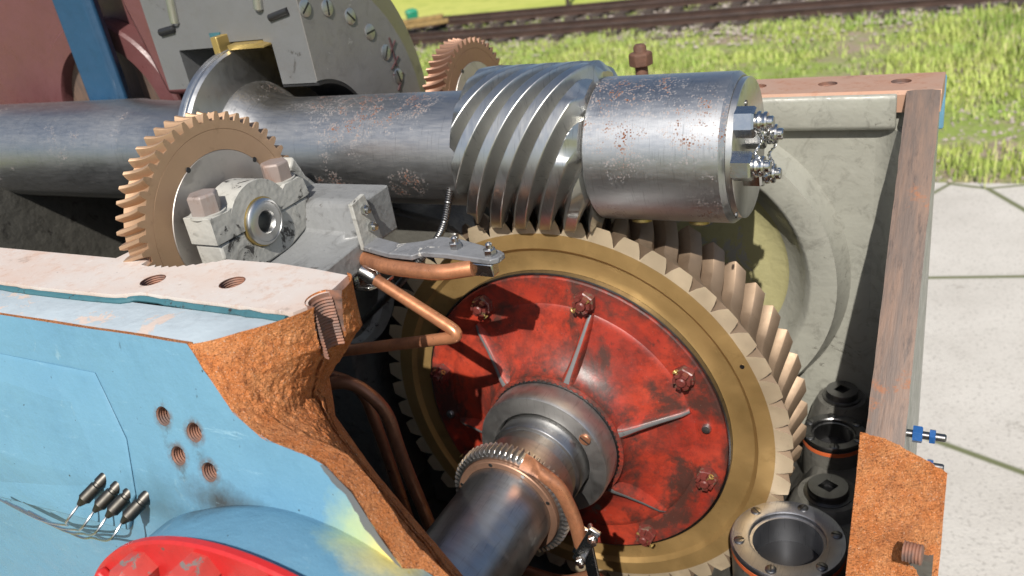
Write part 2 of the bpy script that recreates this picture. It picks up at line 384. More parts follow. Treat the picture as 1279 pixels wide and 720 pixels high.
def bake(o):
    dg = bpy.context.evaluated_depsgraph_get()
    me = bpy.data.meshes.new_from_object(o.evaluated_get(dg)); o.modifiers.clear(); old = o.data; o.data = me; bpy.data.meshes.remove(old)
def drill(o, cutters):
    vs, fs = join(*cutters); c = link_mesh('drill_cutter', vs, fs, 'thread')
    for i in range(len(c.data.polygons)): c.data.polygons[i].material_index = 0
    b = o.modifiers.new('drill', 'BOOLEAN'); b.operation = 'DIFFERENCE'; b.object = c; b.solver = 'EXACT'
    bpy.context.view_layer.update(); bake(o)
    o.data.shade_smooth(); o.data.set_sharp_from_angle(angle=R_(35)); bpy.data.objects.remove(c, do_unlink=True)
def cyl(p, d, r, h0, h1, seg=28): return xform(join(lathe([(0, h0), (r, h0), (r, h1), (0, h1)], 'Z', (0, 0, 0), seg)), aim(p, d))
def ridged(p, d, r, h0, h1, pitch=.003, depth=.0012, seg=28):
    n = int((h1 - h0) / pitch * 2); prof = [(r - (depth if k % 2 else 0), h0 + (h1 - h0) * k / n) for k in range(n + 1)]
    return xform(lathe(prof, 'Z', (0, 0, 0), seg), aim(p, d))
def inst(name, me, parent, mat):
    """another object on the same mesh, placed by a matrix"""
    o = bpy.data.objects.new(name, me); COL.objects.link(o)
    if parent: o.parent = parent; o.matrix_local = Matrix.Translation(-ORG[parent.name]) @ mat; ORG[o.name] = mat.translation.copy()
    else: o.matrix_world = mat; ORG[o.name] = mat.translation.copy()
    return o
def proto(name, vf, mat, smooth=38):
    me = bpy.data.meshes.new(name); me.from_pydata(vf[0], [], vf[1]); me.materials.append(M[mat])
    bm = bmesh.new(); bm.from_mesh(me); bmesh.ops.remove_doubles(bm, verts=bm.verts, dist=1e-6); bmesh.ops.recalc_face_normals(bm, faces=bm.faces); bm.to_mesh(me); bm.free()
    me.shade_smooth(); me.set_sharp_from_angle(angle=R_(smooth)); return me
def gear(N, stations, axis, c, inner, phase=0.0, root_w=.62, tip_w=.30, nmat=2):
    """stations: (h, root r, tip r, twist deg); inner: [(r,h)] rings front then back. Returns verts, faces, material index"""
    vs, fs, mi = [], [], []
    fr = [(-.5, 0), (-root_w / 2, 0), (-(root_w + tip_w) / 4 - .02, .50), (-tip_w / 2, .97), (-tip_w / 2 + .035, 1), (tip_w / 2 - .035, 1), (tip_w / 2, .97), ((root_w + tip_w) / 4 + .02, .50), (root_w / 2, 0)]
    K = len(fr); n = N * K
    def ring(f):
        for i in range(N):
            for u, e in fr:
                a, r, h = f(i, u, e); p = AX(axis, r * math.cos(a), r * math.sin(a), h); vs.append((p[0] + c[0], p[1] + c[1], p[2] + c[2]))
    st = 2 * math.pi / N
    def band(a, b, m):
        for k in range(n):
            fs.append((a + k, a + (k + 1) % n, b + (k + 1) % n, b + k)); mi.append(m)
    for h, rr, rt, tw in stations: ring(lambda i, u, e: ((i + u) * st + R_(tw + phase), rr + (rt - rr) * e, h))
    for s in range(len(stations) - 1): band(s * n, (s + 1) * n, 1)
    for side, rings in enumerate(inner):
        s = 0 if side == 0 else len(stations) - 1; prev = s * n; tw = stations[s][3]
        for q, (r, h) in enumerate(rings):
            o = len(vs); ring(lambda i, u, e: ((i + u) * st + R_(tw + phase), r, h)); band(prev, o, 2 if q == 0 and nmat > 2 else 1 if q == 0 else 0); prev = o
    return vs, fs, mi

Y0, Z0, ZJ = .065, .506, .506
GZ = -1.5

# ================================================================== setting
def sheet(name, x0, x1, y0, y1, z, mat, nx=1, ny=1, amp=0.0):
    vs = [(x0 + (x1 - x0) * i / nx, y0 + (y1 - y0) * j / ny, z + (amp * noise.noise(Vector((i * .9, j * .9, 0))) if 0 < i < nx and 0 < j < ny else 0)) for j in range(ny + 1) for i in range(nx + 1)]
    return struct(link_mesh(name, vs, [(j * (nx + 1) + i, j * (nx + 1) + i + 1, (j + 1) * (nx + 1) + i + 1, (j + 1) * (nx + 1) + i) for j in range(ny) for i in range(nx)], mat, recalc=False))
sheet('ground', -600, 600, -600, 600, GZ, 'ground')
sheet('meadow', -300, 300, 14.7, 300, GZ + .02, 'meadow', 40, 40, .10)
sheet('concrete_pad', -3.0, 5.0, -2.6, 5.2, GZ + .03, 'concrete')
sheet('track_bed', -60, 60, 11.1, 14.75, GZ + .012, 'ballast', 60, 6, .02)
def rail_profile(z): return [(u * .55, z + (v - z) * .55) for u, v in ((-.07, z), (.07, z), (.07, z + .012), (.012, z + .035), (.012, z + .115), (.036, z + .128), (.036, z + .158), (.028, z + .166), (-.028, z + .166), (-.036, z + .158), (-.036, z + .128), (-.012, z + .115), (-.012, z + .035), (-.07, z + .012))]
def track(yc, label, x0, x1):
    t = thing('railway_track', label, 'railway track', (0, yc, GZ), 'tracks behind the machine')
    vf = box(-.09, .09, -.58, .58, -.09, .05)
    me = proto('sleeper', vf, 'sleeper'); x = x0
    while x < x1:
        inst('sleeper', me, t, Matrix.Translation((x, yc, GZ + .03)) @ Matrix.Rotation(R_(random.uniform(-2, 2)), 4, 'Z')); x += .50
    for s in (-.30, .30):
        r = link_mesh('rail', *prism([(u + yc + s, v) for u, v in rail_profile(GZ + .082)], 'X', x0, x1), 'rail', t)
        link_mesh('running_head', *box(x0, x1, yc + s - .0145, yc + s + .0145, GZ + .1737, GZ + .1757), 'railhead', r)
    return t
track(12.05, 'nearer rusty railway track crossing the grass behind the machine', -32, 14)
track(13.80, 'farther railway track along the edge of the mown meadow', -32, 14)
# loose stones between the rails
vs, fs = [], []
for k in range(5200):
    x = random.uniform(-14, 4); y = random.choice((random.uniform(11.1, 12.7), random.uniform(10.2, 14.8))); r = random.uniform(.012, .045); o = len(vs)
    for d in ((1, 0, 0), (-1, 0, 0), (0, 1, 0), (0, -1, 0), (0, 0, .8), (0, 0, -.4)): vs.append((x + d[0] * r * random.uniform(.6, 1.2), y + d[1] * r * random.uniform(.6, 1.2), GZ + .03 + d[2] * r * random.uniform(.6, 1.2)))
    for a, b in ((0, 2), (2, 1), (1, 3), (3, 0)): fs += [(o + a, o + b, o + 4), (o + b, o + a, o + 5)]
for k in range(2600):
    x = random.uniform(.4, 6); y = random.uniform(5.2, 10.5); r = random.uniform(.008, .03); o = len(vs)
    for d in ((1, 0, 0), (-1, 0, 0), (0, 1, 0), (0, -1, 0), (0, 0, .8), (0, 0, -.4)): vs.append((x + d[0] * r * random.uniform(.6, 1.2), y + d[1] * r * random.uniform(.6, 1.2), GZ + .004 + d[2] * r * random.uniform(.6, 1.2)))
    for a, b in ((0, 2), (2, 1), (1, 3), (3, 0)): fs += [(o + a, o + b, o + 4), (o + b, o + a, o + 5)]
st_ = link_mesh('ballast_stones', vs, fs, 'stone', recalc=False, smooth=20); tag(st_, 'pale loose ballast stones strewn between the rails', 'stones'); st_['kind'] = 'stuff'
# grass
vs, fs = [], []
def blade(x, y, h, lean):
    o = len(vs); a = random.uniform(0, 6.28); wd = random.uniform(.005, .011); dx, dy = math.cos(a), math.sin(a)
    vs.extend([(x - dx * wd, y - dy * wd, GZ), (x + dx * wd, y + dy * wd, GZ), (x + dx * wd * .7 - dy * lean * .4, y + dy * wd * .7 + dx * lean * .4, GZ + h * .6), (x - dx * wd * .7 - dy * lean * .4, y - dy * wd * .7 + dx * lean * .4, GZ + h * .6), (x - dy * lean, y + dx * lean, GZ + h)])
    fs.extend([(o, o + 1, o + 2, o + 3), (o + 3, o + 2, o + 4)])
for k in range(4200):
    x = random.uniform(-12, 3.0); y = random.uniform(7.2, 11.5) if k % 5 else random.uniform(11.3, 15.2)
    d = noise.noise(Vector((x * .55, y * .75, 3)))
    if d < -.06 and random.random() < .88: continue
    for q in range(random.randint(8, 22)):
        g = random.gauss; blade(x + g(0, .13), y + g(0, .13), random.uniform(.02, .10) * (1.0 + 2.2 * max(0, d)) * (.7 if y > 11.4 else 1), random.uniform(-.09, .09))
for k in range(1100):
    x = random.uniform(.3, 6); y = random.uniform(5.3, 8.5); d = noise.noise(Vector((x * .8, y * .8, 9)))
    if d < 0 and random.random() < .8: continue
    for q in range(random.randint(6, 20)): blade(x + random.gauss(0, .10), y + random.gauss(0, .10), random.uniform(.02, .10) * (1 + max(0, d)), random.uniform(-.05, .05))
gr = link_mesh('grass', vs, fs, 'grass', recalc=False); tag(gr, 'bright green tufts of grass and weeds beside the tracks', 'grass'); gr['kind'] = 'stuff'
# trees beyond the meadow
def tree(x, y, h, label, leaf):
    t = thing('tree', label, 'tree', (x, y, GZ), 'trees beyond the meadow')
    tr = []
    tr.append(tube([(x, y, GZ - .1), (x + .05, y, GZ + h * .3), (x - .1, y + .1, GZ + h * .6), (x, y, GZ + h * .85)], .1, 8, rfun=lambda u: h * .022 * (1.15 - u)))
    for k in range(6):
        a = random.uniform(0, 6.28); z = GZ + h * random.uniform(.25, .6); L = h * random.uniform(.18, .3)
        tr.append(tube([(x, y, z), (x + math.cos(a) * L * .5, y + math.sin(a) * L * .5, z + L * .35), (x + math.cos(a) * L, y + math.sin(a) * L, z + L * .8)], .05, 6, rfun=lambda u: h * .009 * (1.1 - u)))
    link_mesh('trunk', *join(*tr), 'bark', t)
    vs, fs = [], []
    cl = [(random.gauss(0, h * .15), random.gauss(0, h * .15), h * random.uniform(.10, .95), h * random.uniform(.07, .15)) for _ in range(26)]
    for k in range(5200):
        cx, cy, cz, cr = random.choice(cl); v = Vector((random.gauss(0, 1), random.gauss(0, 1), random.gauss(0, .8))); v = v.normalized() * cr * random.uniform(.5, 1.05)
        p = Vector((x + cx, y + cy, GZ + cz)) + v; u = Vector((random.gauss(0, 1), random.gauss(0, 1), random.gauss(0, 1))).normalized() * h * .014; q = u.orthogonal().normalized() * h * .009; o = len(vs)
        vs += [tuple(p - u), tuple(p + q), tuple(p + u), tuple(p - q)]; fs.append((o, o + 1, o + 2, o + 3))
    link_mesh('crown', vs, fs, leaf, t, recalc=False)
for k, (x, y, h, lb) in enumerate(((-17.0, 24, 4.6, 'dark leafy tree nearest the tracks at the far edge of the meadow'), (-21.0, 26, 6.0, 'tall dark tree left of the nearest one beyond the meadow'), (-14.6, 24.5, 3.8, 'lower round tree right of the nearest one beyond the meadow'), (-25, 27, 5.6, 'leafy tree third from the right behind the bearing housing'), (-29.5, 28, 6.5, 'broad tree fourth from the right behind the bearing housing'), (-12.6, 26.5, 3.2, 'smallest tree rightmost in the row beyond the meadow'))):
    tree(x, y, h, lb, 'leaf2' if k % 3 == 2 else 'leaf')
po = link_mesh('wooden_pole', *tube([(-6.75, 14.9, GZ - .3), (-6.74, 14.9, GZ + 2.2), (-6.75, 14.91, GZ + 4.6)], .035, 8, rfun=lambda u: .045 - .015 * u), 'bark'); tag(po, 'thin dark pole standing in the meadow behind the tracks', 'pole')
tb = thing('timber_stack', 'yellowish timber beams lying across the rails by the bearing housing', 'timber', (-9.05, 13.0, GZ))
for k, (dx, dy, dz, a, l) in enumerate(((0, 0, .22, 22, .55), (-.14, .16, .22, 19, .5), (-.05, .08, .30, 27, .45))):
    bm_ = xform(box(-l, l, -.07, .07, -.038, .038), Matrix.Translation((-9.05 + dx, 13.0 + dy, GZ + dz)) @ Matrix.Rotation(R_(a), 4, 'Z'))
    link_mesh('beam', *bm_, 'wood', tb, bevel=.01)
gb = thing('grit_bin', 'small green plastic bin left of the timber beams', 'bin', (-10.2, 14.4, GZ))
link_mesh('body', *lathe([(0, 0), (.13, 0), (.17, .26), (.16, .27), (0, .26)], 'Z', (-10.2, 14.4, GZ), 4), 'green', gb, bevel=.02)
link_mesh('lid', *lathe([(.18, .27), (.18, .30), (.10, .34), (0, .35)], 'Z', (-10.2, 14.4, GZ), 4), 'green', gb, bevel=.02)
#@@MACHINE
M['red_lead'] = paint('orange_red_lead', (.50, .10, .025), (.10, .08, .07), .5, .6, (.15, .05, .03), .5, .3, 30)
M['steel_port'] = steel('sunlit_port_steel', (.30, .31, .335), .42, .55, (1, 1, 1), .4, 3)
M['shoulder'] = paint('pale_blue_shoulder', (.36, .42, .455), (.48, .40, .35), .70, .45, (.27, .31, .335), .6, .40, 16)  # mottled, paler blue than the wall below
M['bolt_pink'] = joint('rusty_bolt_head', (.25, .215, .20))
M['bracket'] = paint('grey_bracket_paint', (.17, .175, .185), (.42, .41, .38), .52, .38, (.06, .06, .064), .7, .5, 24)
M['shelf'] = paint('shaded_grimy_shelf', (.20, .205, .205), (.07, .065, .06), .5, .40, (.07, .068, .065), .8, .5, 16)  # dirty grey, with the shade on the shelf put into the colour
M['flange_brown'] = steel('brown_flange_steel', (.30, .275, .25), .45, .2, (1, 1, 1), .4)
M['red_worn'] = paint('worn_red_nut', (.42, .05, .04), (.17, .145, .13), .75, .45, (.10, .03, .025), .6, .3, 40)
M['red_nut'] = paint('worn_red_nut_dark', (.135, .030, .024), (.12, .080, .055), .8, .35, (.06, .02, .016), .6, .3, 60)
# ================================================================== gearbox casing
cas = thing('gearbox_casing', 'cut-open cast iron gearbox casing, grey inside, light blue outside', 'gearbox', (0, 0, GZ + .03))
# back wall with joint flange
bw = link_mesh('back_wall', *box(-1.5, .5745, .371, .425, GZ + .03, .466), 'grey_paint', cas)
link_mesh('wall_band', *prism([(.366, .446), (.353, .440), (.347, .448), (.345, .47), (.346, .498), (.350, .503), (.3565, .503), (.3565, .46)], 'X', -1.5, .512), 'grey_paint', cas, bevel=.004)
# soft inner corner between back wall and end wall
cor = [(.527, .30)] + [(.527 - .055 + .055 * math.cos(R_(a)), .317 + .055 * math.sin(R_(a))) for a in range(0, 91, 15)] + [(.40, .376), (.527, .376)]
link_mesh('inner_corner', *prism(cor, 'Z', -.45, .44), 'grey_paint', cas)
fl = link_mesh('joint_flange', *prism([(.357, .480), (.357, .500), (.363, ZJ), (.474, ZJ), (.482, .499), (.482, .47), (.357, .47)], 'X', -1.5, .578), ['joint_back', 'thread'], cas)
hx = [.268, .392, .512, .145, .02, -.105, -.23]
drill(fl, [cyl((x, .422, .45), (0, 0, 1), .0165, 0, .1) for x in hx])
for x in hx[:4]: link_mesh('threaded_hole', *ridged((x, .422, .44), (0, 0, 1), .0163, 0, .060), 'thread', fl)
link_mesh('outer_rim', *box(-1.5, .580, .4825, .494, .40, .4985), 'blue', cas, bevel=.004)
# bearing boss on the back wall
bc = (.115, 0, .146)
link_mesh('bearing_boss', *lathe([(.330, .3715), (.317, .342), (.312, .322), (.268, .319), (.262, .322), (.250, .342), (.232, .366), (.214, .382)], 'Y', bc, 96), 'grey_paint', cas)
link_mesh('boss_web', *lathe([(.2145, .3815), (.205, .390), (.17, .396), (.10, .398), (0, .398)], 'Y', bc, 64), 'yellow', cas)
drill(bw, [cyl((.115, .30, .146), (0, 1, 0), .318, 0, .3, 64)])
link_mesh('rear_cover', *lathe([(0, .445), (.34, .445), (.34, .428), (.0, .428)], 'Y', bc, 48), 'grey_dark', cas)
# right end wall, sawn obliquely
def zsaw(y): return ZJ - .81 * (.356 - y)
pe = [(.372, GZ + .03), (.372, ZJ - .006), (.3575, ZJ - .006), (.356, zsaw(.356)), (-.12, zsaw(-.12)), (-.12, GZ + .03)]
ew = link_mesh('end_wall', *prism(pe, 'X', .527, .576), 'grey_paint', cas)
sv = []
for i in range(25):
    y = .3545 - .474 * i / 24
    for j in range(5):
        x = .5262 + (.0508 * j / 4); jit = .0012 * noise.noise(Vector((x * 90, y * 60, 0))) if j in (0, 4) else 0
        sv.append((x + jit, y, zsaw(y) + .0035 - (.0015 if j in (0, 4) else 0)))
link_mesh('sawn_face', sv, [(i * 5 + j, i * 5 + j + 1, i * 5 + j + 6, i * 5 + j + 5) for i in range(24) for j in range(4)], 'sawn', cas)
# floor and the raised shelf carrying the oil ports
link_mesh('floor', *box(-1.0, .527, -.62, .372, -.52, -.46), 'grey_dark', cas)
sh = []
for i in range(15):
    a = R_(-22 - 68 * i / 14); sh.append((.44 * math.cos(a), .44 * math.sin(a)))
link_mesh('floor_shelf', *prism([(.527, -.46), (.527, -.165)] + sh + [(0, -.46)], 'Y', -.30, .372), 'grey_dark', cas, bevel=.01)
link_mesh('left_end_wall', *box(-1.52, -1.46, -.6, .425, GZ + .03, .47), 'grey_dark', cas)
# lumps: cored bosses on shelf under ports and plugs
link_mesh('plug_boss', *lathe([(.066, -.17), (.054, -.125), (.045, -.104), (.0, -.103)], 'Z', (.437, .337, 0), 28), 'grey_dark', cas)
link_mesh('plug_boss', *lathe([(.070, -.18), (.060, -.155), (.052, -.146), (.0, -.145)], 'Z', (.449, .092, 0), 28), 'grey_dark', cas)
vs, fs = [], []
# inner saddle under the worm shaft, left
sad = [(-.04, -.30), (-.04, .36)] + [(Y0 + .112 * math.cos(R_(a)), Z0 + .112 * math.sin(R_(a))) for a in range(225, 316, 10)] + [(.2, .36), (.30, .30), (.30, -.30)]
link_mesh('bearing_saddle', *prism(sad, 'X', -.86, -.46), 'grey_dark', cas, bevel=.006)
link_mesh('saddle_web', *prism([(-.46, -.40), (-.46, .355), (-.40, .372), (-.27, .345), (-.20, .29), (-.185, .0), (-.18, -.40)], 'Y', .10, .20), 'grey_dark', cas, bevel=.01)
link_mesh('cored_pocket', *lathe([(.0, -.02), (.09, -.015), (.105, 0.0), (.10, .03)], 'X', (-.45, .0, .22), 28), 'white_dirty', cas)

# --- front wall, left of the break: blue outside, broken face, machined ledge
OUT = [(-.143, -.613, .501), (-.108, -.625, .462), (-.080, -.634, .432), (-.038, -.641, .409), (.010, -.643, .403), (.048, -.645, .398), (.086, -.652, .372), (.120, -.664, .332), (.153, -.674, .297), (.215, -.674, .23), (.27, -.674, .16), (.30, -.674, .05)]
INN = [(-.049, -.430, .506), (-.047, -.430, .436), (-.085, -.434, .392), (-.120, -.440, .351), (-.114, -.450, .325), (-.109, -.460, .301), (-.035, -.490, .245), (.050, -.530, .219), (.138, -.570, .191), (.185, -.585, .15), (.235, -.595, .10), (.27, -.60, .02)]
def poly_at(P, s):
    u = s * (len(P) - 1); i = min(int(u), len(P) - 2); f = u - i
    return Vector(P[i]).lerp(Vector(P[i + 1]), f)
NS, NT = 210, 110
hole_ax = Vector((-.036, -.494)); hr = .0185
def frac(p, sc, oct=5, k=.55):
    v = 0; a = 1
    for o in range(oct): v += a * noise.noise(p * sc); sc *= 2.03; a *= k
    return v
G = []
for i in range(NS + 1):
    s = i / NS; a = poly_at(OUT, s); b = poly_at(INN, s); row = []
    for j in range(NT + 1):
        t = j / NT; p = a.lerp(b, t); e = min(1, 8 * min(t, 1 - t)) * min(1, 25 * s + .02)
        bul = math.sin(math.pi * t) ** .6 * .060 * math.exp(-s * 9)
        p = p + Vector((bul, 0, .004 * math.exp(-s * 40) * min(1, 6 * t)))
        ridge = max(0, 1 - abs(t - .60) / .40)
        q = p * 1.0
        d = ridge * .010 * min(1, 5 * s) + e * (.0024 * frac(q, 15) + .0024 * frac(q + Vector((3, 1, 7)), 110, 4, .75))
        crack = noise.noise(Vector((s * 14, 5, 0))) * .05; ct = .66 + crack
        d -= e * (.016 * max(0, 1 - abs(t - ct - .015 * noise.noise(Vector((s * 60, 2, 0)))) / .030) + .008 * max(0, 1 - abs(t - ct - .09 - .03 * noise.noise(Vector((s * 35, 8, 0)))) / .022)) * (1 if s > .06 else 0)
        p = p + Vector((.62, -.32, .60)) * d
        p += Vector((0, 0, .0025 * frac(q + Vector((9, 0, 0)), 60, 3))) * (1 if 0 < t < 1 else .6) * min(1, 20 * s)
        dd = Vector((p.x, p.y)) - hole_ax
        if p.z > .415 + .10 * abs(dd.y) and (dd.length < hr + .0015 or (dd.x > 0 and abs(dd.y) < hr + .001)):
            rr = hr + .004; dy = max(-rr, min(rr, dd.y)); p.x = hole_ax.x - math.sqrt(max(0, rr * rr - dy * dy))
        row.append(p)
    G.append(row)
vs = [tuple(p) for r in G for p in r]; W_ = NT + 1
fs = [(i * W_ + j, i * W_ + j + 1, (i + 1) * W_ + j + 1, (i + 1) * W_ + j) for i in range(NS) for j in range(NT)]
mi = []
for f in fs:
    c = sum((Vector(vs[k]) for k in f), Vector()) / 4; mi.append(1 if (Vector((c.x, c.y)) - hole_ax).length < hr + .003 and c.z > .418 else 0)
bf = link_mesh('broken_face', vs, fs, ['rust_break', 'thread'], cas, smooth=80, mi=mi)
link_mesh('threaded_hole', *lathe([(hr - .0002 - (.0016 if k % 2 else 0), .4335 + .0021 * k) for k in range(33)], 'Z', (hole_ax.x, hole_ax.y, 0), 24, 100, 268), 'thread', bf)
bf['label'] = 'rough orange rusty fracture with half a threaded hole'
# blue outer skin up to the break, four threaded holes
rows = []
for k in range(31):
    z = .501 - (.501 - .30) * k / 30
    P = OUT[:9]; x = None
    for a, b in zip(P, P[1:]):
        if a[2] >= z >= b[2]: f = (a[2] - z) / max(1e-6, a[2] - b[2]); x = a[0] + (b[0] - a[0]) * f; break
    rows.append((z, (x if x is not None else .153) + .004 * noise.noise(Vector((z * 60, 1, 0))) - .001))
rows += [(.24, .205), (.16, .27), (.05, .30), (-.1, .30), (-.6, .30), (GZ + .03, .30)]
def ywall(z): return -.613 + .30 * (min(z, .501) - .501) if z > .30 else -.6733
vs = []; NX = 46
for z, xb in rows:
    for i in range(NX + 1):
        x = -1.5 + (xb + 1.5) * i / NX; vs.append((x, ywall(z) + .0016 * noise.noise(Vector((x * 9, z * 9, 2))), z))
fs = [(j * (NX + 1) + i, j * (NX + 1) + i + 1, (j + 1) * (NX + 1) + i + 1, (j + 1) * (NX + 1) + i) for j in range(len(rows) - 1) for i in range(NX)]
sk = link_mesh('blue_wall', vs, fs, ['blue', 'thread', 'rust_break'], cas, recalc=False)
for p in sk.data.polygons:
    pass
so_ = sk.modifiers.new('thick', 'SOLIDIFY'); so_.thickness = .035; so_.offset = -1; so_.material_offset_rim = 2
bpy.context.view_layer.update()
nrm = sk.data.polygons[0].normal.copy()
if nrm.y > 0: sk.data.flip_normals()
bpy.context.view_layer.update(); bake(sk)
HB = [(-.197, -.641, .410), (-.146, -.644, .398), (-.177, -.654, .365), (-.127, -.657, .354)]
hd = Vector((0, .958, -.287))
drill(sk, [cyl(Vector(p) - hd * .02, hd, .0122, 0, .05) for p in HB])
for p in HB: link_mesh('threaded_hole', *ridged(Vector(p) + hd * .0005, hd, .0121, 0, .032, .0034, .0012), 'thread', sk)
pv = []
for i in range(61):
    s = .46 + .30 * i / 60; p = poly_at(OUT, s); wd = .004 + .016 * math.sin(math.pi * min(1, (i + 3) / 50)) * (.7 + .5 * noise.noise(Vector((s * 40, 0, 0)))) * (1 if i < 52 else .6)
    pv += [tuple(p + Vector((.001, -.0012, .0005))), tuple(p + Vector((-wd * .8, -.0012 - .0002, -wd * .35)))]
link_mesh('primer_edge', pv, [(2 * i, 2 * i + 1, 2 * i + 3, 2 * i + 2) for i in range(60)], 'section', cas)
# raised pad on the blue wall, left
pad = [(-.62, .45), (-.315, .448), (-.268, .372), (-.262, .30), (-.30, .24), (-.62, .22)]
pv = [(x, ywall(z) - .0005, z) for x, z in pad] + [(x - .006 if k else x, ywall(z) - .0055, z - .006) for k, (x, z) in enumerate(pad)]
n_ = len(pad)
link_mesh('raised_pad', pv, [tuple(range(n_)), tuple(range(n_, 2 * n_))] + [(i, (i + 1) % n_, n_ + (i + 1) % n_, n_ + i) for i in range(n_)], 'blue', cas, bevel=.0022)
# ledge: machined joint face in front, bored, slotted for the gear; scallops shaped like its toothed shadow
inner = [(-.049, -.430), (-.110, -.421), (-.178, -.414), (-.274, -.415)]
for k in range(9):
    x = -.280 - .013 * k; y = -.418 - .034 * math.sin(math.pi * min(1, (k + .5) / 9.5) * .62); inner += [(x, y + .003), (x - .0065, y - .004)]
inner += [(-.41, -.452), (-.425, -.36), (-.445, -.30), (-.465, -.30), (-.475, -.36), (-.48, -.44), (-1.5, -.44)]
edge = [(-1.5, -.540), (-.62, -.541), (-.52, -.543), (-.36, -.538), (-.325, -.525), (-.24, -.528), (-.14, -.529), (-.054, -.530)]
jag = [(-.054, -.530), (-.046, -.515), (-.0415, -.49), (-.044, -.462), (-.049, -.430)]
lv = inner + edge + jag[1:-1]
led = link_mesh('joint_ledge', *prism(lv, 'Z', .4925, ZJ), ['joint', 'thread'], cas)
HL = [(-.340, -.491), (-.205, -.476)]
drill(led, [cyl((x, y, .40), (0, 0, 1), .0175, 0, .2) for x, y in HL] + [cyl((hole_ax.x, hole_ax.y, .40), (0, 0, 1), hr + .0006, 0, .2)])
for x, y in HL: link_mesh('threaded_hole', *ridged((x, y, .44), (0, 0, 1), .0173, 0, .0655), 'thread', led)
# teal gasket bead, lower shoulder
link_mesh('gasket_bead', *tube(spline([(x, y - .004, .4985) for x, y in edge[1:-1] + [(-.062, -.5305)]], 6), .0045, 8, rfun=lambda u: .0045 + .0018 * noise.noise(Vector((u * 40, 0, 0)))), 'teal', cas)
shv = []
sx = [-1.5, -.9, -.6, -.45, -.36, -.30, -.24, -.19, -.146]
for x in sx: shv += [(x, -.536, .496), (x, -.606, .4985), (x, -.6135, .494)]
link_mesh('shoulder', shv + [(-.048, -.536, .496), (-.100, -.582, .4975), (-.143, -.613, .494)], [(3 * i + a, 3 * i + 3 + a, 3 * i + 4 + a, 3 * i + 1 + a) for i in range(len(sx)) for a in (0, 1)], 'shoulder', cas, smooth=60)
link_mesh('ledge_inner', *prism([(-.44, -.1), (-.44, .465), (-.60, .465), (-.60, -.1)], 'X', -1.5, -.135), 'grey_dark', cas)
# cone of the shaft cover and lower front
link_mesh('cover_cone', *lathe([(.330, -.655), (.335, -.668), (.348, -.690), (.349, -.728), (.350, -.744), (.347, -.748), (.30, -.748)], 'Y', (0, 0, 0), 96, -30, 210), 'blue', cas)
# right broken stub of the front wall
NS2, NT2 = 90, 70; G = []
for i in range(NS2 + 1):
    s = i / NS2
    for j in range(NT2 + 1):
        t = j / NT2
        zt = .285 - .078 * t ** 1.3; xl = .5395 - .030 * s ** 1.2
        x = xl + (.632 - xl) * t; z = zt - (zt + .25) * s
        p = Vector((x, -.300 - .05 * s + .05 * t * (1 - s), z)); e = min(1, 7 * min(s + .1, t + .02))
        d = e * (.004 * frac(p, 16) + .0022 * frac(p + Vector((4, 4, 1)), 110, 4, .75)); p = p + Vector((-.1, -.9, .3)) * d + Vector((0, 0, .003 * frac(p, 50, 3)))
        G.append(tuple(p))
W2 = NT2 + 1
n0 = len(G)
G += [(G[j][0], -.20, G[j][2] - .16) for j in range(NT2 + 1)] + [(G[i * W2][0] + .004, -.20, min(G[i * W2][2], G[0][2] - .16)) for i in range(NS2 + 1)]
F = [(i * W2 + j, i * W2 + j + 1, (i + 1) * W2 + j + 1, (i + 1) * W2 + j) for i in range(NS2) for j in range(NT2)]
F += [(j, j + 1, n0 + j + 1, n0 + j) for j in range(NT2)] + [(i * W2, (i + 1) * W2, n0 + W2 + i + 1, n0 + W2 + i) for i in range(NS2)]
rs = link_mesh('broken_stub', G, F, 'rust_break', cas, smooth=80); rs['label'] = 'rough orange rusty fracture of the right front wall'
link_mesh('threaded_hole', *join(ridged((.594, -.325, .142), (1, -.12, .05), .0125, 0, .020, .0034, .0014), cyl((.594, -.325, .142), (1, -.12, .05), .011, 0, .02)), 'thread', cas)
link_mesh('stub_body', *box(.53, .625, -.29, -.118, GZ + .03, .10), 'grey_dark', cas)
tv = [(.10, .02), (.20, .185), (.25, .215), (.30, .228), (.35, .24), (.40, .25), (.45, .255), (.50, .24), (.55, .225), (.60, .20), (.63, .15)]
link_mesh('unseen_front_wall', *join(prism([(.10, GZ + .03)] + tv + [(.63, GZ + .03)], 'Y', -.672, -.585)), 'rust_break', cas)  # unseen wall remainder, broken top raised to throw shade on the wheel

# ================================================================== worm shaft
ws = thing('worm_shaft', 'polished steel worm shaft lying across the gearbox', 'shaft', (0, Y0, Z0))
AXC = (0, Y0, Z0)
link_mesh('shaft', *lathe([(0, -1.9), (.112, -1.9), (.112, -1.0), (.108, -.975), (.107, -.955), (.107, -.94), (.104, -.90), (.104, -.70), (.118, -.672), (.135, -.666), (.135, -.634), (.128, -.622), (.112, -.598), (.104, -.572), (.1012, -.545), (.1006, -.53), (.1006, -.15), (.1006, .11), (0, .11)], 'X', AXC, 128), 'steel', ws)
link_mesh('thrust_collar', *lathe([(.10, -.668), (.199, -.668), (.2045, -.663), (.2045, -.653), (.2015, -.651), (.2015, -.647), (.2045, -.645), (.2045, -.639), (.200, -.634), (.10, -.634)], 'X', AXC, 144), 'steel_plain', ws)
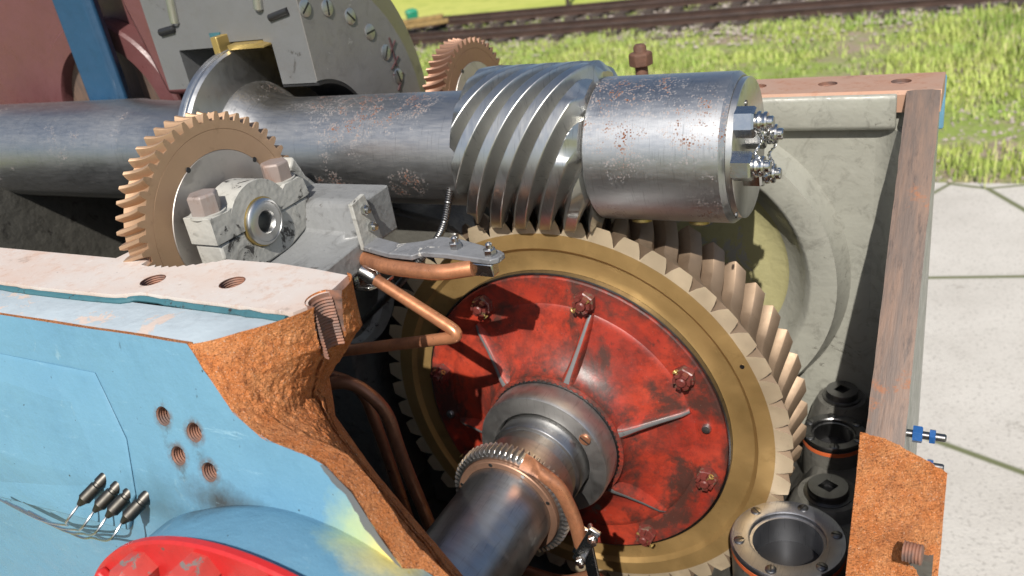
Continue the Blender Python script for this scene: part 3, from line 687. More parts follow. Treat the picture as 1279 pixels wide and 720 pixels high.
# worm thread: helical ridges
LEAD, NST = .414, 9; PA = LEAD / NST; XL, XR = -.118, .108
def wprof(u):
    u = u % 1.0
    return [0]
fr = [(0, 0), (.04, .03), (.08, .13), (.235, .82), (.255, .92), (.28, .98), (.31, 1), (.69, 1), (.72, .98), (.745, .92), (.765, .82), (.92, .13), (.96, .03)]
NA = 216; xi = []
k0, k1 = -6, int((XR - XL + LEAD) / PA) + 4
for k in range(k0, k1):
    for u, e in fr: xi.append((XL + (k + u) * PA, e))
vs = []
r0, r1 = .1006, .1390
for i in range(NA + 1):
    a = 2 * math.pi * i / NA
    for x, e in xi:
        X = x - LEAD * (a / (2 * math.pi)); r = r0 + (r1 - r0) * e
        lim = r0 + .021 + 1.5 * min(X - XL, (XR - X) * 1.0); r = min(r, max(r0 - .001, lim))
        aa = a + math.pi / 2
        vs.append((X, Y0 + r * math.cos(aa), Z0 + r * math.sin(aa)))
K_ = len(xi); fs = []
for i in range(NA):
    for j in range(K_ - 1):
        q = (i * K_ + j, i * K_ + j + 1, (i + 1) * K_ + j + 1, (i + 1) * K_ + j)
        if max(vs[k][0] for k in q) < XL or min(vs[k][0] for k in q) > XR: continue
        fs.append(q)
wt = link_mesh('worm_thread', vs, fs, 'steel_worm', ws, smooth=30)
bm = bmesh.new(); bm.from_mesh(wt.data)
for xx, nn in ((XL, -1), (XR, 1)):
    bmesh.ops.bisect_plane(bm, geom=bm.verts[:] + bm.edges[:] + bm.faces[:], plane_co=(xx, 0, 0), plane_no=(nn, 0, 0), clear_outer=True)
    ed = [e for e in bm.edges if e.is_boundary and all(abs(v.co.x - xx) < 1e-5 for v in e.verts)]
    ex = bmesh.ops.extrude_edge_only(bm, edges=ed)
    for v in [g for g in ex['geom'] if isinstance(g, bmesh.types.BMVert)]:
        d = Vector((v.co.y, v.co.z)); d = d.normalized() * .095; v.co.y, v.co.z = d.x, d.y
bmesh.ops.recalc_face_normals(bm, faces=bm.faces); bm.to_mesh(wt.data); bm.free(); wt.data.set_sharp_from_angle(angle=R_(30))
link_mesh('end_journal', *lathe([(0, .1085), (.108, .1085), (.1131, .113), (.1131, .318), (.107, .3255), (0, .3255)], 'X', AXC, 144), 'steel_end', ws)
link_mesh('end_plate', *lathe([(.0, .326), (.1045, .326), (.1045, .335), (.103, .336), (0, .336)], 'X', AXC, 96), 'steel_plain', ws)
for (y, z) in ((.05, .578), (-.028, .436), (.10, .466)):
    link_mesh('dowel_pin', *lathe([(0, .3355), (.005, .3355), (.005, .338), (0, .3385)], 'X', (0, y, z), 12), 'steel_dark', ws)
BP = [(-.006, .567), (.057, .530), (-.032, .512), (.036, .477)]
capme = proto('lock_cap', lathe([(0, 0), (.0115, 0), (.0115, .003), (.0148, .0035), (.0155, .006), (.0148, .0088), (.0118, .0092), (.0118, .0115), (.0140, .012), (.0145, .0145), (.0135, .017), (.0085, .018), (.0085, .0235), (.0070, .025), (0, .025)], 'Z', (0, 0, 0), 24), 'zinc', 22)
hexme = proto('bolt', hexnut(.0220, .027), 'zinc', 20)
for k, (y, z) in enumerate(BP):
    b = inst('bolt', hexme, ws, aim((.336, y, z), (1, 0, 0), 12 + 9 * k))
    c = bpy.data.objects.new('lock_cap', capme); COL.objects.link(c); c.parent = b; c.matrix_local = Matrix.Translation((0, 0, .026)); ORG[c.name] = Vector()
wp = [(.366, -.006, .553), (.374, -.020, .545), (.366, -.030, .530), (.374, -.040, .522), (.369, -.028, .500), (.376, -.014, .492), (.372, .012, .484), (.377, .030, .492), (.368, .045, .503), (.376, .052, .515), (.37, .035, .530), (.375, .016, .548)]
pth = spline(wp, 10)
tw = []
for ph in (0, math.pi):
    pp = []
    for i, p in enumerate(pth):
        a = i * .95 + ph; pp.append(p + Vector((.0016 * math.cos(a), .0016 * math.sin(a), .0011 * math.sin(a + .8))))
    tw.append(tube(pp, .0013, 6))
link_mesh('lock_wire', *join(*tw), 'zinc', ws)
for x in (.168, .262): link_mesh('oil_plug', *lathe([(0, 0), (.014, 0), (.016, .003), (.016, .012), (.009, .014), (0, .010)], 'Z', (0, 0, 0), 24)[0:1][0:1] and xform(lathe([(0, .0), (.016, 0), (.016, .004), (.010, .006), (.008, .003), (0, .003)], 'Z', (0, 0, 0), 24), aim((x, Y0 - .030, Z0 - .1088), (0, -.26, -.96))), 'brass', ws)

# ================================================================== worm wheel
ww = thing('worm_gear', 'large bronze worm wheel with red bolted centre under the worm', 'gear', (0, 0, 0))
WH, NW = .130, 51
def thr(y, base, k=.022):
    u = (y - Y0) / Y0; return base + k * u * u
stn = []
for k in range(15):
    u_ = k / 14; y = WH * (u_ + .012 * math.sin(2 * math.pi * u_))
    stn.append((y, thr(y, .3560, .0245), thr(y, .3830, .0255) - (.0012 if k in (0, 14) else 0), 11.0 * u_ + 1.1 * math.sin(2 * math.pi * u_)))
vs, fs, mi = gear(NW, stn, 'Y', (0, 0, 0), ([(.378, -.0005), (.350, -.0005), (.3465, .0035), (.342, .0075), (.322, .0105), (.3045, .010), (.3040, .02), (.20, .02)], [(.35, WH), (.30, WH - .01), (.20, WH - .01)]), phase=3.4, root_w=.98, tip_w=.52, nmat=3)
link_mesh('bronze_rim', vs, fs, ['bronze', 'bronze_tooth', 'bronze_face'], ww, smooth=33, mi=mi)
link_mesh('seat_ring', *lathe([(.3042, .012), (.3042, -.002), (.3012, -.0028), (.3000, .004), (.3000, .012)], 'Y', (0, 0, 0), 128), 'steel_dark', ww)
link_mesh('rim_pin', *lathe([(0, -.0015), (.004, -.0015), (.004, .001)], 'Y', (.3655 * math.cos(R_(26)), 0, .3655 * math.sin(R_(26))), 12), 'steel_dark', ww)
hd_ = [(.2995, .012), (.2995, -.005), (.2975, -.0075), (.2480, -.0085), (.2450, -.0110), (.235, -.0125), (.205, -.0175), (.180, -.024), (.160, -.033), (.146, -.044), (.138, -.054), (.1335, -.062), (.1335, -.070), (.12, -.072)]
link_mesh('red_hub', *lathe(hd_, 'Y', (0, 0, 0), 144), 'red', ww)
def rib(ang):
    a = R_(ang); c, s = math.cos(a), math.sin(a)
    prof = [(.248, -.0125, .0050), (.236, -.022, .0055), (.20, -.037, .0062), (.165, -.054, .0072), (.145, -.065, .0090), (.130, -.070, .0115)]
    vs, fs = [], []
    for r, top, wd in prof:
        for u, h in ((-wd * 2.6, .012), (-wd * 1.35, top * .62), (-wd * .95, top + .0025), (-wd * .45, top - .0005), (wd * .45, top - .0005), (wd * .95, top + .0025), (wd * 1.35, top * .62), (wd * 2.6, .012)):
            hh = h
            vs.append((r * c - u * s, hh, r * s + u * c))
    n = 8
    for i in range(len(prof) - 1):
        for k in range(n - 1): fs.append((i * n + k, i * n + k + 1, (i + 1) * n + k + 1, (i + 1) * n + k))
    fs.append(tuple(range(n))); fs.append(tuple(range(5 * n, 6 * n)))
    ix = []
    for q in fs: ix.append(1 if len(q) == 4 and all((k % n) in (3, 4) for k in q) else 0)
    return vs, fs, ix
for a in (130, 72, 15, -44, -104, 190):
    v_, f_, m_ = rib(a); link_mesh('rib', v_, f_, ['red', 'section'], ww, smooth=50, mi=m_)
# castellated nuts
def castle():
    base = hexnut(.0195, .015, ch=.12)
    parts = [base, lathe([(0, .012), (.0085, .012), (.0085, .028), (.006, .030), (0, .030)], 'Z', (0, 0, 0), 20)]
    for k in range(6):
        a = R_(60 * k + 30); parts.append(xform(lathe([(.0095, .014), (.0155, .014), (.0150, .0255), (.0100, .0265)], 'Z', (0, 0, 0), 5, -19, 19, False), Matrix.Rotation(a, 4, 'Z')))
        parts.append(xform(box(.0095, .0152, -.0046, .0046, .0148, .0255), Matrix.Rotation(a, 4, 'Z')))
    return join(*parts)
cme = proto('castle_nut', castle(), 'red_nut' if 'red_nut' in M else 'red')
pinme = proto('cotter_pin', join(xform(lathe([(0, -.017), (.0022, -.017), (.0022, .017), (0, .017)], 'Z', (0, 0, 0), 8), Matrix.Translation((0, 0, .0215)) @ Matrix.Rotation(R_(90), 4, 'X')), xform(tube([(.004 * math.cos(R_(a)), 0, .004 * math.sin(R_(a))) for a in range(0, 331, 30)], .0015, 6), Matrix.Translation((0, .020, .0215)))), 'brass')
for k in range(8):
    a = 30 + 45 * k; ar = R_(a); p = Vector((.2715 * math.cos(ar), -.0078, .2715 * math.sin(ar)))
    o = inst('castle_nut', cme, ww, aim(p, (0, -1, 0), a + 11 * k))
    c = bpy.data.objects.new('cotter_pin', pinme); COL.objects.link(c); c.parent = o; c.matrix_local = Matrix.Rotation(R_(37 * k), 4, 'Z'); ORG[c.name] = Vector()
for a in (7, 187): link_mesh('guide_pin', *lathe([(0, -.016), (.0072, -.015), (.0085, -.012), (.0085, -.006)], 'Y', (.268 * math.cos(R_(a)), 0, .268 * math.sin(R_(a))), 18), 'steel_plain', ww)

# ================================================================== wheel shaft with fittings
sf = thing('wheel_shaft', 'dark steel wheel shaft running toward the camera from the red hub', 'shaft', (0, -.2, 0))
link_mesh('notched_ring', *gear(76, [(-.0625, .1255, .1272, 0), (-.0725, .1255, .1272, 0)], 'Y', (0, 0, 0), ([(.11, -.0625)], [(.11, -.0725)]))[:2], 'steel_dark', sf)
link_mesh('sleeve', *lathe([(.10, -.0735), (.1225, -.0735), (.1240, -.076), (.1240, -.116), (.1215, -.1215), (.118, -.1225), (.0925, -.1225), (.0905, -.120), (.0895, -.09), (.06, -.09)], 'Y', (0, 0, 0), 128), 'steel_dull', sf)
link_mesh('collar', *lathe([(.05, -.088), (.086, -.088), (.086, -.150), (.0845, -.152), (.078, -.153), (.078, -.176), (.084, -.178), (.084, -.222), (.05, -.222)], 'Y', (0, 0, 0), 96), 'steel_shaft', sf)
sc = thing  # alias kept short
scr = lathe([(0, -.1215), (.0095, -.1215), (.0105, -.1225), (.0105, -.1255), (.0095, -.1265), (.0, -.1265)], 'Y', (.1065 * math.cos(R_(32)), 0, .1065 * math.sin(R_(32))), 20)
s_o = link_mesh('screw', *scr, 'copper_dark', sf)
link_mesh('slot', *xform(box(-.0095, .0095, -.1272, -.1264, -.0012, .0012), Matrix.Translation((.1065 * math.cos(R_(32)), 0, .1065 * math.sin(R_(32)))) @ Matrix.Rotation(R_(40), 4, 'Y')), 'black', s_o)
link_mesh('ring_gear', *gear(64, [(-.223, .0965, .1035, 0), (-.2255, .0965, .1060, 0), (-.247, .0965, .1060, 0), (-.251, .0955, .1025, 0)], 'Y', (0, 0, 0), ([(.06, -.223)], [(.092, -.2515), (.090, -.247), (.060, -.247)]), root_w=.60, tip_w=.26)[:2], 'steel_plain', sf, smooth=30)
link_mesh('brass_ring', *lathe([(.076, -.246), (.0905, -.246), (.0905, -.258), (.089, -.2595), (.0795, -.2595), (.0795, -.25)], 'Y', (0, 0, 0), 96), 'bronze_dark', sf)
for a in (60, 20, 100, 160): link_mesh('set_screw', *lathe([(0, -.2602), (.0035, -.2602), (.0038, -.259)], 'Y', (.0848 * math.cos(R_(a)), 0, .0848 * math.sin(R_(a))), 12), 'steel_dark', sf)
link_mesh('shaft', *lathe([(0, .36), (.09, .36), (.09, .12), (.079, .10), (.079, -.80), (.07, -.81), (0, -.81)], 'Y', (0, 0, 0), 96), 'steel_shaft', sf)

# ================================================================== oil ports and plugs on the shelf
slotme = proto('screw', join(lathe([(0, 0), (.0085, 0), (.0088, .0012), (.0075, .0022), (0, .0022)], 'Z', (0, 0, 0), 18)), 'steel_dark')
slot2 = proto('slot', box(-.0078, .0078, -.0011, .0011, .0018, .0026), 'black')
def port(loc, r, rb, z, zb, label, ph, mat):
    t = thing('oil_port', label, 'oil port', (loc[0], loc[1], zb), 'flanged oil ports')
    c = (loc[0], loc[1], 0)
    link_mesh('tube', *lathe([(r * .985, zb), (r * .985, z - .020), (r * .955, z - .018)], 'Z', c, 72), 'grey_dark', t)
    link_mesh('gasket', *lathe([(r * .93, z - .022), (r * .995, z - .020), (r * .995, z - .012), (r * .93, z - .010)], 'Z', c, 72), 'red_lead', t)
    link_mesh('flange_ring', *lathe([(r * .93, z - .0125), (r * .985, z - .0125), (r, z - .010), (r, z - .003), (r * .975, z), (rb * 1.14, z), (rb * 1.09, z - .002), (rb * 1.08, z - .008), (rb, z - .009), (rb, z - .10), (rb * .96, z - .105), (rb * .96, zb)], 'Z', c, 96), mat, t)
    for k in range(6):
        a = R_(ph + 60 * k); rr = (r + rb * 1.14) / 2
        s = inst('screw', slotme, t, Matrix.Translation((c[0] + rr * math.cos(a), c[1] + rr * math.sin(a), z)) @ Matrix.Rotation(R_(70 * k), 4, 'Z'))
        q = bpy.data.objects.new('slot', slot2); COL.objects.link(q); q.parent = s; ORG[q.name] = Vector()
    link_mesh('bottom', *lathe([(rb * 1.0, -.158), (0, -.158)], 'Z', c, 32), 'black', t)
port((.4135, -.089), .0905, .055, -.100, -.46, 'larger sunlit oil port ring in front of the worm wheel', 22, 'steel_port')
port((.4365, .236), .0575, .036, -.115, -.46, 'smaller dark oil port ring behind the worm wheel', 40, 'steel_dark')
def plug(x, y, z, r, label):
    t = thing('square_socket_plug', label, 'plug', (x, y, z - .02), 'square socket plugs on the casing floor')
    vs, fs = lathe([(r * 1.18, z - .020), (r * 1.18, z - .014), (r, z - .013), (r, z - .003), (r * .95, z)], 'Z', (x, y, 0), 48)
    n = len(vs); s = r * .36
    pts = []
    for i in range(48):
        a = 2 * math.pi * i / 48; m = max(abs(math.cos(a + .5)), abs(math.sin(a + .5))); pts.append((x + s * math.cos(a) / m, y + s * math.sin(a) / m))
    vs += [(u, v, z) for u, v in pts] + [(u, v, z - .012) for u, v in pts]
    for i in range(48):
        j = (i + 1) % 48; fs += [(i * 5 + 4, j * 5 + 4, n + j, n + i), (n + i, n + j, n + 48 + j, n + 48 + i)]
    link_mesh('body', vs, fs, 'steel_dark', t)
    link_mesh('socket_bottom', *lathe([(0, z - .0115), (s * 1.5, z - .0115)], 'Z', (x, y, 0), 16), 'black', t)
plug(.4485, .092, -.130, .0355, 'brown worn square socket plug between the two oil ports')
plug(.4370, .337, -.085, .0310, 'dark square socket plug in the far corner by the back wall')

# ================================================================== small gears and pedestal
def small_gear(name, label, xf, c, r, n, ph, group, mat='bronze_brown'):
    t = thing(name, label, 'gear', (xf, c[0], c[1] - r), group)
    cc = (0, c[0], c[1]); st = []
    for k in range(7):
        u = (k - 3) / 3; e = abs(u); st.append((xf - .047 * k / 6, r * .915 + .0045 * u * u - .003, r * .975 + .0045 * u * u, 5.0 * k / 6))
    v, f, m = gear(n, st, 'X', cc, ([(r * .905, xf + .0003), (r * .845, xf + .0003), (r * .843, xf - .0006), (r * .841, xf + .0003), (r * .655, xf + .0003), (r * .65, xf - .006)], [(r * .8, xf - .047), (r * .3, xf - .047)]), phase=ph, root_w=.60, tip_w=.24)
    link_mesh('bronze_rim', v, f, [mat, mat], t, smooth=28, mi=m)
    link_mesh('web', *lathe([(r * .652, xf - .006), (r * .652, xf + .0005), (r * .648, xf + .0015), (.02, xf + .0015)], 'X', cc, 72), 'web', t)
    for a in (115, 40): link_mesh('rivet_hole', *lathe([(0, xf + .0019), (.0042, xf + .0019), (.0045, xf + .0012)], 'X', (0, c[0] + r * .652 * math.cos(R_(a)), c[1] + r * .652 * math.sin(R_(a))), 14), 'black', t)
    return t, cc
g1, cc1 = small_gear('timing_gear', 'brown bronze gear standing on the joint ledge in front of the worm shaft', -.4045, (-.279, .503), .1705, 48, 2, 'small bronze gears beside the worm shaft')
link_mesh('axle', *lathe([(0, -.56), (.034, -.56), (.034, -.46), (.045, -.455), (.045, -.405), (.028, -.4), (.028, -.372), (0, -.372)], 'X', cc1, 36), 'bronze_brown', g1)
g2, cc2 = small_gear('timing_gear', 'darker bronze gear behind the worm shaft, half hidden by the worm', -.300, (.3557, .503), .1405, 48, 0, 'small bronze gears beside the worm shaft', 'bronze_dark')
link_mesh('axle', *lathe([(0, -.42), (.03, -.42), (.03, -.29), (.022, -.288), (.022, -.262), (0, -.26)], 'X', cc2, 28), 'steel_dark', g2)
link_mesh('axle_block', *box(-.42, -.36, .32, .40, .47, .505), 'steel_dark', g2, bevel=.004)

bp_ = thing('bearing_pedestal', 'cream painted bearing pedestal bolted in front of the small bronze gear', 'bearing', (-.34, -.28, .44))
by_, bz_ = -.2805, .5045
def arc(r, a0, a1, n): return [(by_ + r * math.cos(R_(a0 + (a1 - a0) * k / n)), bz_ + r * math.sin(R_(a0 + (a1 - a0) * k / n))) for k in range(n + 1)]
capp = [(-.377, bz_ + .0012), (-.377, .548), (-.3400, .546), (-.332, .548)] + arc(.066, 146, 28, 12) + [(-.214, .541), (-.1800, .541), (-.1720, .535), (-.166, bz_ + .0012)] + arc(.0385, 0, 180, 18)[0:]
link_mesh('cap', *prism(capp, 'X', -.386, -.331), 'white_dirty', bp_, bevel=.004)
lowp = [(-.372, bz_ - .0012)] + arc(.0385, 180, 360, 18) + [(-.168, bz_ - .0012), (-.158, .485), (-.150, .472), (-.165, .465), (-.20, .452), (-.24, .44), (-.33, .437), (-.372, .45)]
link_mesh('base', *prism(lowp, 'X', -.386, -.3325), 'white_dirty', bp_, bevel=.004)
bu = link_mesh('bushing', *lathe([(.0365, -.385), (.0365, -.326), (.0345, -.3235), (.0315, -.3225), (.0310, -.3235), (.0300, -.3228), (.0185, -.3228), (.0165, -.326), (.0155, -.34), (.0150, -.365), (0, -.365)], 'X', (0, by_, bz_), 64), 'steel_plain', bp_)
link_mesh('bushing_rim', *lathe([(.0385, -.385), (.0385, -.3305), (.0366, -.3305)], 'X', (0, by_, bz_), 48), 'brass', bp_)
for (y, z, rl) in ((-.3535, .5485, 8), (-.199, .5425, 25)):
    b = link_mesh('bolt', *xform(hexnut(.0235, .031, ch=.10), aim((-.358, y, z), (0, 0, 1), rl)), 'bolt_pink', bp_, bevel=.0012)
    link_mesh('washer', *lathe([(0, z - .003), (.027, z - .003), (.027, z + .0012), (0, z + .0012)], 'Z', (-.358, y, 0), 28), 'white_dirty', bp_)
# shelf carrying the pedestal (part of the bracket casting)
shp = [(-.400, .455), (-.335, .452), (-.295, .447), (-.27, .440), (-.255, .443), (-.240, .452), (-.19, .470)]
vs, fs = [], []
ysec = [(-.395, .440, .40), (-.33, .443, .395), (-.27, .447, .395), (-.225, .452, .40), (-.195, .462, .41), (-.180, .492, .42), (-.170, .499, .42), (-.10, .500, .42)]
xsec = [-.46, -.40, -.335, -.29, -.255, -.235, -.218]
for i, x in enumerate(xsec):
    for (y, zt, zb) in ysec:
        u = i / (len(xsec) - 1); zz = zt - (.012 * math.sin(u * 2.6) if zt < .48 else 0); yy = y + (.055 * max(0, (u - .5) * 2) if y < -.2 else 0)
        vs.append((x, yy, zz))
    for (y, zt, zb) in ysec:
        u = i / (len(xsec) - 1); yy = y + (.075 * max(0, (u - .5) * 2) if y < -.2 else 0); vs.append((x, yy, zb - .02 * (1 - u)))
n = len(ysec)
for i in range(len(xsec) - 1):
    a, b = i * 2 * n, (i + 1) * 2 * n
    for k in range(n - 1): fs += [(a + k, a + k + 1, b + k + 1, b + k), (a + n + k, b + n + k, b + n + k + 1, a + n + k + 1)]
    fs += [(a, b, b + n, a + n), (a + n - 1, a + 2 * n - 1, b + 2 * n - 1, b + n - 1)]
for a in (0, (len(xsec) - 1) * 2 * n): fs.append(tuple(range(a, a + n)) + tuple(range(a + 2 * n - 1, a + n - 1, -1)))
link_mesh('shelf', vs, fs, 'shelf', bp_, smooth=30, bevel=.004)
link_mesh('side_wall', *prism([(-.150, .395), (-.150, .545), (-.135, .560), (-.118, .52), (-.10, .50), (-.10, .395)], 'X', -.46, -.375), 'white_dirty', bp_, bevel=.004)

# nozzle bracket: bent plate with nuts
nb = thing('nozzle_bracket', 'bent grey steel bracket plate reaching over the worm wheel rim', 'bracket', (-.21, -.18, .43))
link_mesh('upright_plate', *prism([(-.2075, .428), (-.2110, .508), (-.1760, .513), (-.1560, .428)], 'X', -.2165, -.2085), 'white_dirty', nb, bevel=.0015)
pl = [(-.2165, -.205), (-.150, -.2235), (-.105, -.2255), (-.094, -.212), (-.050, -.212), (.030, -.222), (.040, -.214), (.041, -.196), (.030, -.188), (-.060, -.156), (-.095, -.152), (-.118, -.172), (-.150, -.186), (-.2165, -.166)]
link_mesh('plate', *prism(pl, 'Z', .426, .435), 'bracket', nb, bevel=.0018)
for (y, z) in ((-.187, .490), (-.180, .458)):
    link_mesh('bolt', *xform(join(hexnut(.0085, .007), lathe([(0, 0), (.0055, 0), (.005, .012), (0, .013)], 'Z', (0, 0, 0), 14)), aim((-.2085, y, z), (1, 0, 0), 20)), 'zinc', nb)
for (x, y) in ((-.046, -.190), (.022, -.205)):
    link_mesh('nut', *xform(join(hexnut(.0098, .010), lathe([(0, 0), (.0055, 0), (.0055, .017), (.0035, .019), (0, .019)], 'Z', (0, 0, 0), 14)), aim((x, y, .435), (0, 0, 1), 10)), 'zinc', nb)
link_mesh('clamp_strap', *box(-.005, .030, -.2195, -.200, .405, .4255), 'zinc', nb, bevel=.002)

# copper pipes
def pipe(label, pts, r, mat, rad=.03, group='copper oil pipes', rf=None):
    o = link_mesh('copper_pipe', *tube(bendpath(pts, rad), r, 18, rfun=rf), mat); tag(o, label, 'pipe', group); return o
pipe('thick copper oil pipe clamped under the grey nozzle bracket', [(-.33, -.13, .405), (-.235, -.195, .410), (-.16, -.226, .412), (-.055, -.232, .412), (-.005, -.217, .417)], .0122, 'copper', .05)
pipe('bent copper pipe with a sharp elbow in front of the red hub', [(-.205, -.215, .388), (-.0285, -.2400, .311), (-.40, -.235, .222)], .0098, 'copper', .030)
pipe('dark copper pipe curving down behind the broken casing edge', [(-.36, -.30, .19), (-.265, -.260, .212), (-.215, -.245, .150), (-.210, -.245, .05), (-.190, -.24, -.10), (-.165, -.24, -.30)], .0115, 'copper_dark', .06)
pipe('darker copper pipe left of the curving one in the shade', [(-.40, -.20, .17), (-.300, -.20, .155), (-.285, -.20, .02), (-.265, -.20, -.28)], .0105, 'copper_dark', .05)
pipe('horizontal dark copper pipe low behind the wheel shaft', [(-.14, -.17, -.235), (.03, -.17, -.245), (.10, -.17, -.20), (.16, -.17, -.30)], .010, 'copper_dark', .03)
# flattened spray nozzle pipe at the ring gear
npth = bendpath([(.052, -.268, .112), (.078, -.266, .098), (.108, -.262, .070), (.126, -.262, .010), (.127, -.258, -.045)], .035, 8)
v_, f_ = tube(npth, .0115, 18, rfun=lambda u: .0115)
v2 = []
for i, v in enumerate(v_):
    u = (i // 18) / (len(npth) - 1); c = npth[i // 18]; d = Vector(v) - c
    k = max(0, 1 - u / .22); ax = Vector((.52, -.05, .85)).normalized(); cr = (npth[1] - npth[0]).normalized().cross(ax).normalized()
    d = d + ax * d.dot(ax) * .9 * k - cr * d.dot(cr) * .72 * k; v2.append(tuple(c + d))
tag(link_mesh('spray_pipe', v2, f_, 'copper'), 'short copper spray pipe with a flattened mouth over the steel ring gear', 'pipe', 'copper oil pipes')
cl = thing('pipe_clamp', 'small zinc plated pipe clamp with bolts below the spray pipe', 'clamp', (.13, -.26, -.30))
link_mesh('clamp_plate', *xform(box(-.010, .010, -.004, .004, -.045, .038), Matrix.Translation((.144, -.268, -.030)) @ Matrix.Rotation(R_(28), 4, 'Y')), 'zinc', cl, bevel=.002)
link_mesh('clamp_plate', *xform(box(-.011, .011, -.003, .003, -.045, .020), Matrix.Translation((.133, -.250, -.036)) @ Matrix.Rotation(R_(24), 4, 'Y')), 'zinc', cl, bevel=.002)
link_mesh('strut', *xform(box(-.010, .010, -.003, .003, -.30, 0), Matrix.Translation((.138, -.258, -.040)) @ Matrix.Rotation(R_(-3), 4, 'Y')), 'zinc', cl, bevel=.001)
for (x, y, z) in ((.158, -.274, -.008), (.130, -.274, -.062)):
    link_mesh('bolt', *xform(join(hexnut(.0085, .008), lathe([(0, -.028), (.0045, -.028), (.0045, .015), (0, .016)], 'Z', (0, 0, 0), 12)), aim((x, y, z), (.5, -.86, 0), 15)), 'zinc', cl)
# ribbed hose behind the pipes
hs = spline([(-.40, -.05, .19), (-.30, -.06, .27), (-.215, -.06, .345), (-.165, -.05, .40), (-.15, -.02, .47)], 40)
tag(link_mesh('ribbed_hose', *tube(hs, .006, 10, rfun=lambda u: .0058 + .0011 * (1 if int(u * 150) % 2 else 0)), 'steel_dark'), 'thin dark ribbed metal hose between the copper pipes and the wheel', 'hose')
# small fitting where the elbow pipe starts
fi = thing('union_plate', 'small zinc union plate holding the start of the elbow pipe', 'fitting', (-.21, -.21, .37))
link_mesh('plate', *prism([(-.265, -.225), (-.205, -.225), (-.190, -.205), (-.190, -.175), (-.265, -.175)], 'Z', .365, .371), 'zinc', fi, bevel=.001)
for (x, y) in ((-.245, -.208), (-.232, -.190)): link_mesh('bolt', *xform(join(hexnut(.0078, .010), lathe([(0, .0), (.004, 0), (.004, .017), (0, .018)], 'Z', (0, 0, 0), 12)), aim((x, y, .371), (0, 0, 1), 10)), 'zinc', fi)
link_mesh('union', *xform(lathe([(0, -.012), (.0125, -.012), (.0130, .014), (.010, .018), (0, .018)], 'Z', (0, 0, 0), 18), aim((-.207, -.2145, .390), (.16, -.02, -.07))), 'zinc', fi)

# stud with nut on the back flange
sn = thing('flange_stud', 'rusty hexagon nut on a stud standing on the back flange', 'bolt', (.046, .42, ZJ))
link_mesh('stud', *lathe([(0, ZJ - .03), (.0125, ZJ - .03), (.0125, .592), (.009, .597), (0, .597)], 'Z', (.046, .42, 0), 20), 'rusty', sn)
link_mesh('nut', *xform(hexnut(.0235, .026), aim((.046, .42, .556), (0, 0, 1), 20)), 'rusty', sn, bevel=.002)

# ================================================================== sectioned bearing housing behind the shaft
bh = thing('bearing_housing', 'sectioned grey steel bearing housing over the thrust collar, top left', 'bearing', (-.66, .2, ZJ))
prof = [(.130, -.866), (.325, -.866), (.325, -.475), (.318, -.463), (.130, -.463), (.128, -.470), (.128, -.548), (.206, -.548), (.210, -.566), (.216, -.568), (.216, -.660), (.222, -.662), (.222, -.695), (.208, -.697), (.208, -.800), (.130, -.800)]
hs_ = link_mesh('half_housing', *lathe(prof, 'X', AXC, 60, 90, -85, True), 'section', bh, smooth=30)
link_mesh('end_disc', *lathe([(.132, -.4628), (.132, -.4605), (.322, -.4605), (.324, -.4628)], 'X', AXC, 72, 90, -85, True), 'disc', bh)
link_mesh('bore_liner', *lathe([(.124, -.548), (.124, -.458), (.1295, -.458), (.1295, -.548)], 'X', AXC, 40, 90, -85, True), 'black', bh)
for k, (y, z) in enumerate(((.080, .764), (.141, .757), (.206, .736), (.264, .700), (.308, .650), (.336, .59))):
    d = Vector((0, y - Y0, z - Z0)).normalized() * .262
    s = inst('screw', big_me, bh, aim((-.4603, Y0 + d.y, Z0 + d.z), (1, 0, 0), 35 + 50 * k)) if k else None
    if s is None:
        big_me = proto('screw', lathe([(0, 0), (.0155, 0), (.0160, .0012), (.0145, .0022), (0, .0026)], 'Z', (0, 0, 0), 24), 'steel_dull')
        slot3 = proto('slot', box(-.0135, .0135, -.0019, .0019, .0018, .0031), 'black')
        s = inst('screw', big_me, bh, aim((-.4603, Y0 + d.y, Z0 + d.z), (1, 0, 0), 35))
    q = bpy.data.objects.new('slot', slot3); COL.objects.link(q); q.parent = s; ORG[q.name] = Vector()
link_mesh('rear_flange', *lathe([(.20, -.535), (.395, -.535), (.402, -.530), (.402, -.500), (.396, -.494), (.20, -.494)], 'X', AXC, 60, 86, -85, True), 'flange_brown', bh)
# brass thrust pads inside the groove
link_mesh('thrust_pad', *lathe([(.2055, -.640), (.2055, -.549), (.2085, -.549), (.212, -.567), (.2145, -.569), (.2145, -.640)], 'X', AXC, 40, 96, 20, True), 'brass', bh)
link_mesh('thrust_pad', *box(-.672, -.655, .035, .10, .700, .738), 'brass', bh, bevel=.002)
link_mesh('oil_groove', *box(-.700, -.672, .062, .09, .7235, .742), 'teal', bh)
# dowels and drilled holes lying open in the section
def halfrod(name, p, q, r0, r1, mat): return link_mesh(name, *tube([Vector(p), Vector(p).lerp(Vector(q), .9), Vector(q)], .01, 12, rfun=lambda u: r0 if u < .95 else r1), mat, bh)
halfrod('dowel', (-.776, Y0, .822), (-.785, Y0, .762), .011, .004, 'steel_plain'); halfrod('dowel', (-.546, Y0, .822), (-.556, Y0, .772), .011, .004, 'steel_plain')
halfrod('drilled_hole', (-.835, Y0 - .0005, .752), (-.790, Y0 - .0005, .757), .008, .002, 'black'); halfrod('drilled_hole', (-.487, Y0 - .0005, .768), (-.540, Y0 - .0005, .758), .007, .001, 'black')
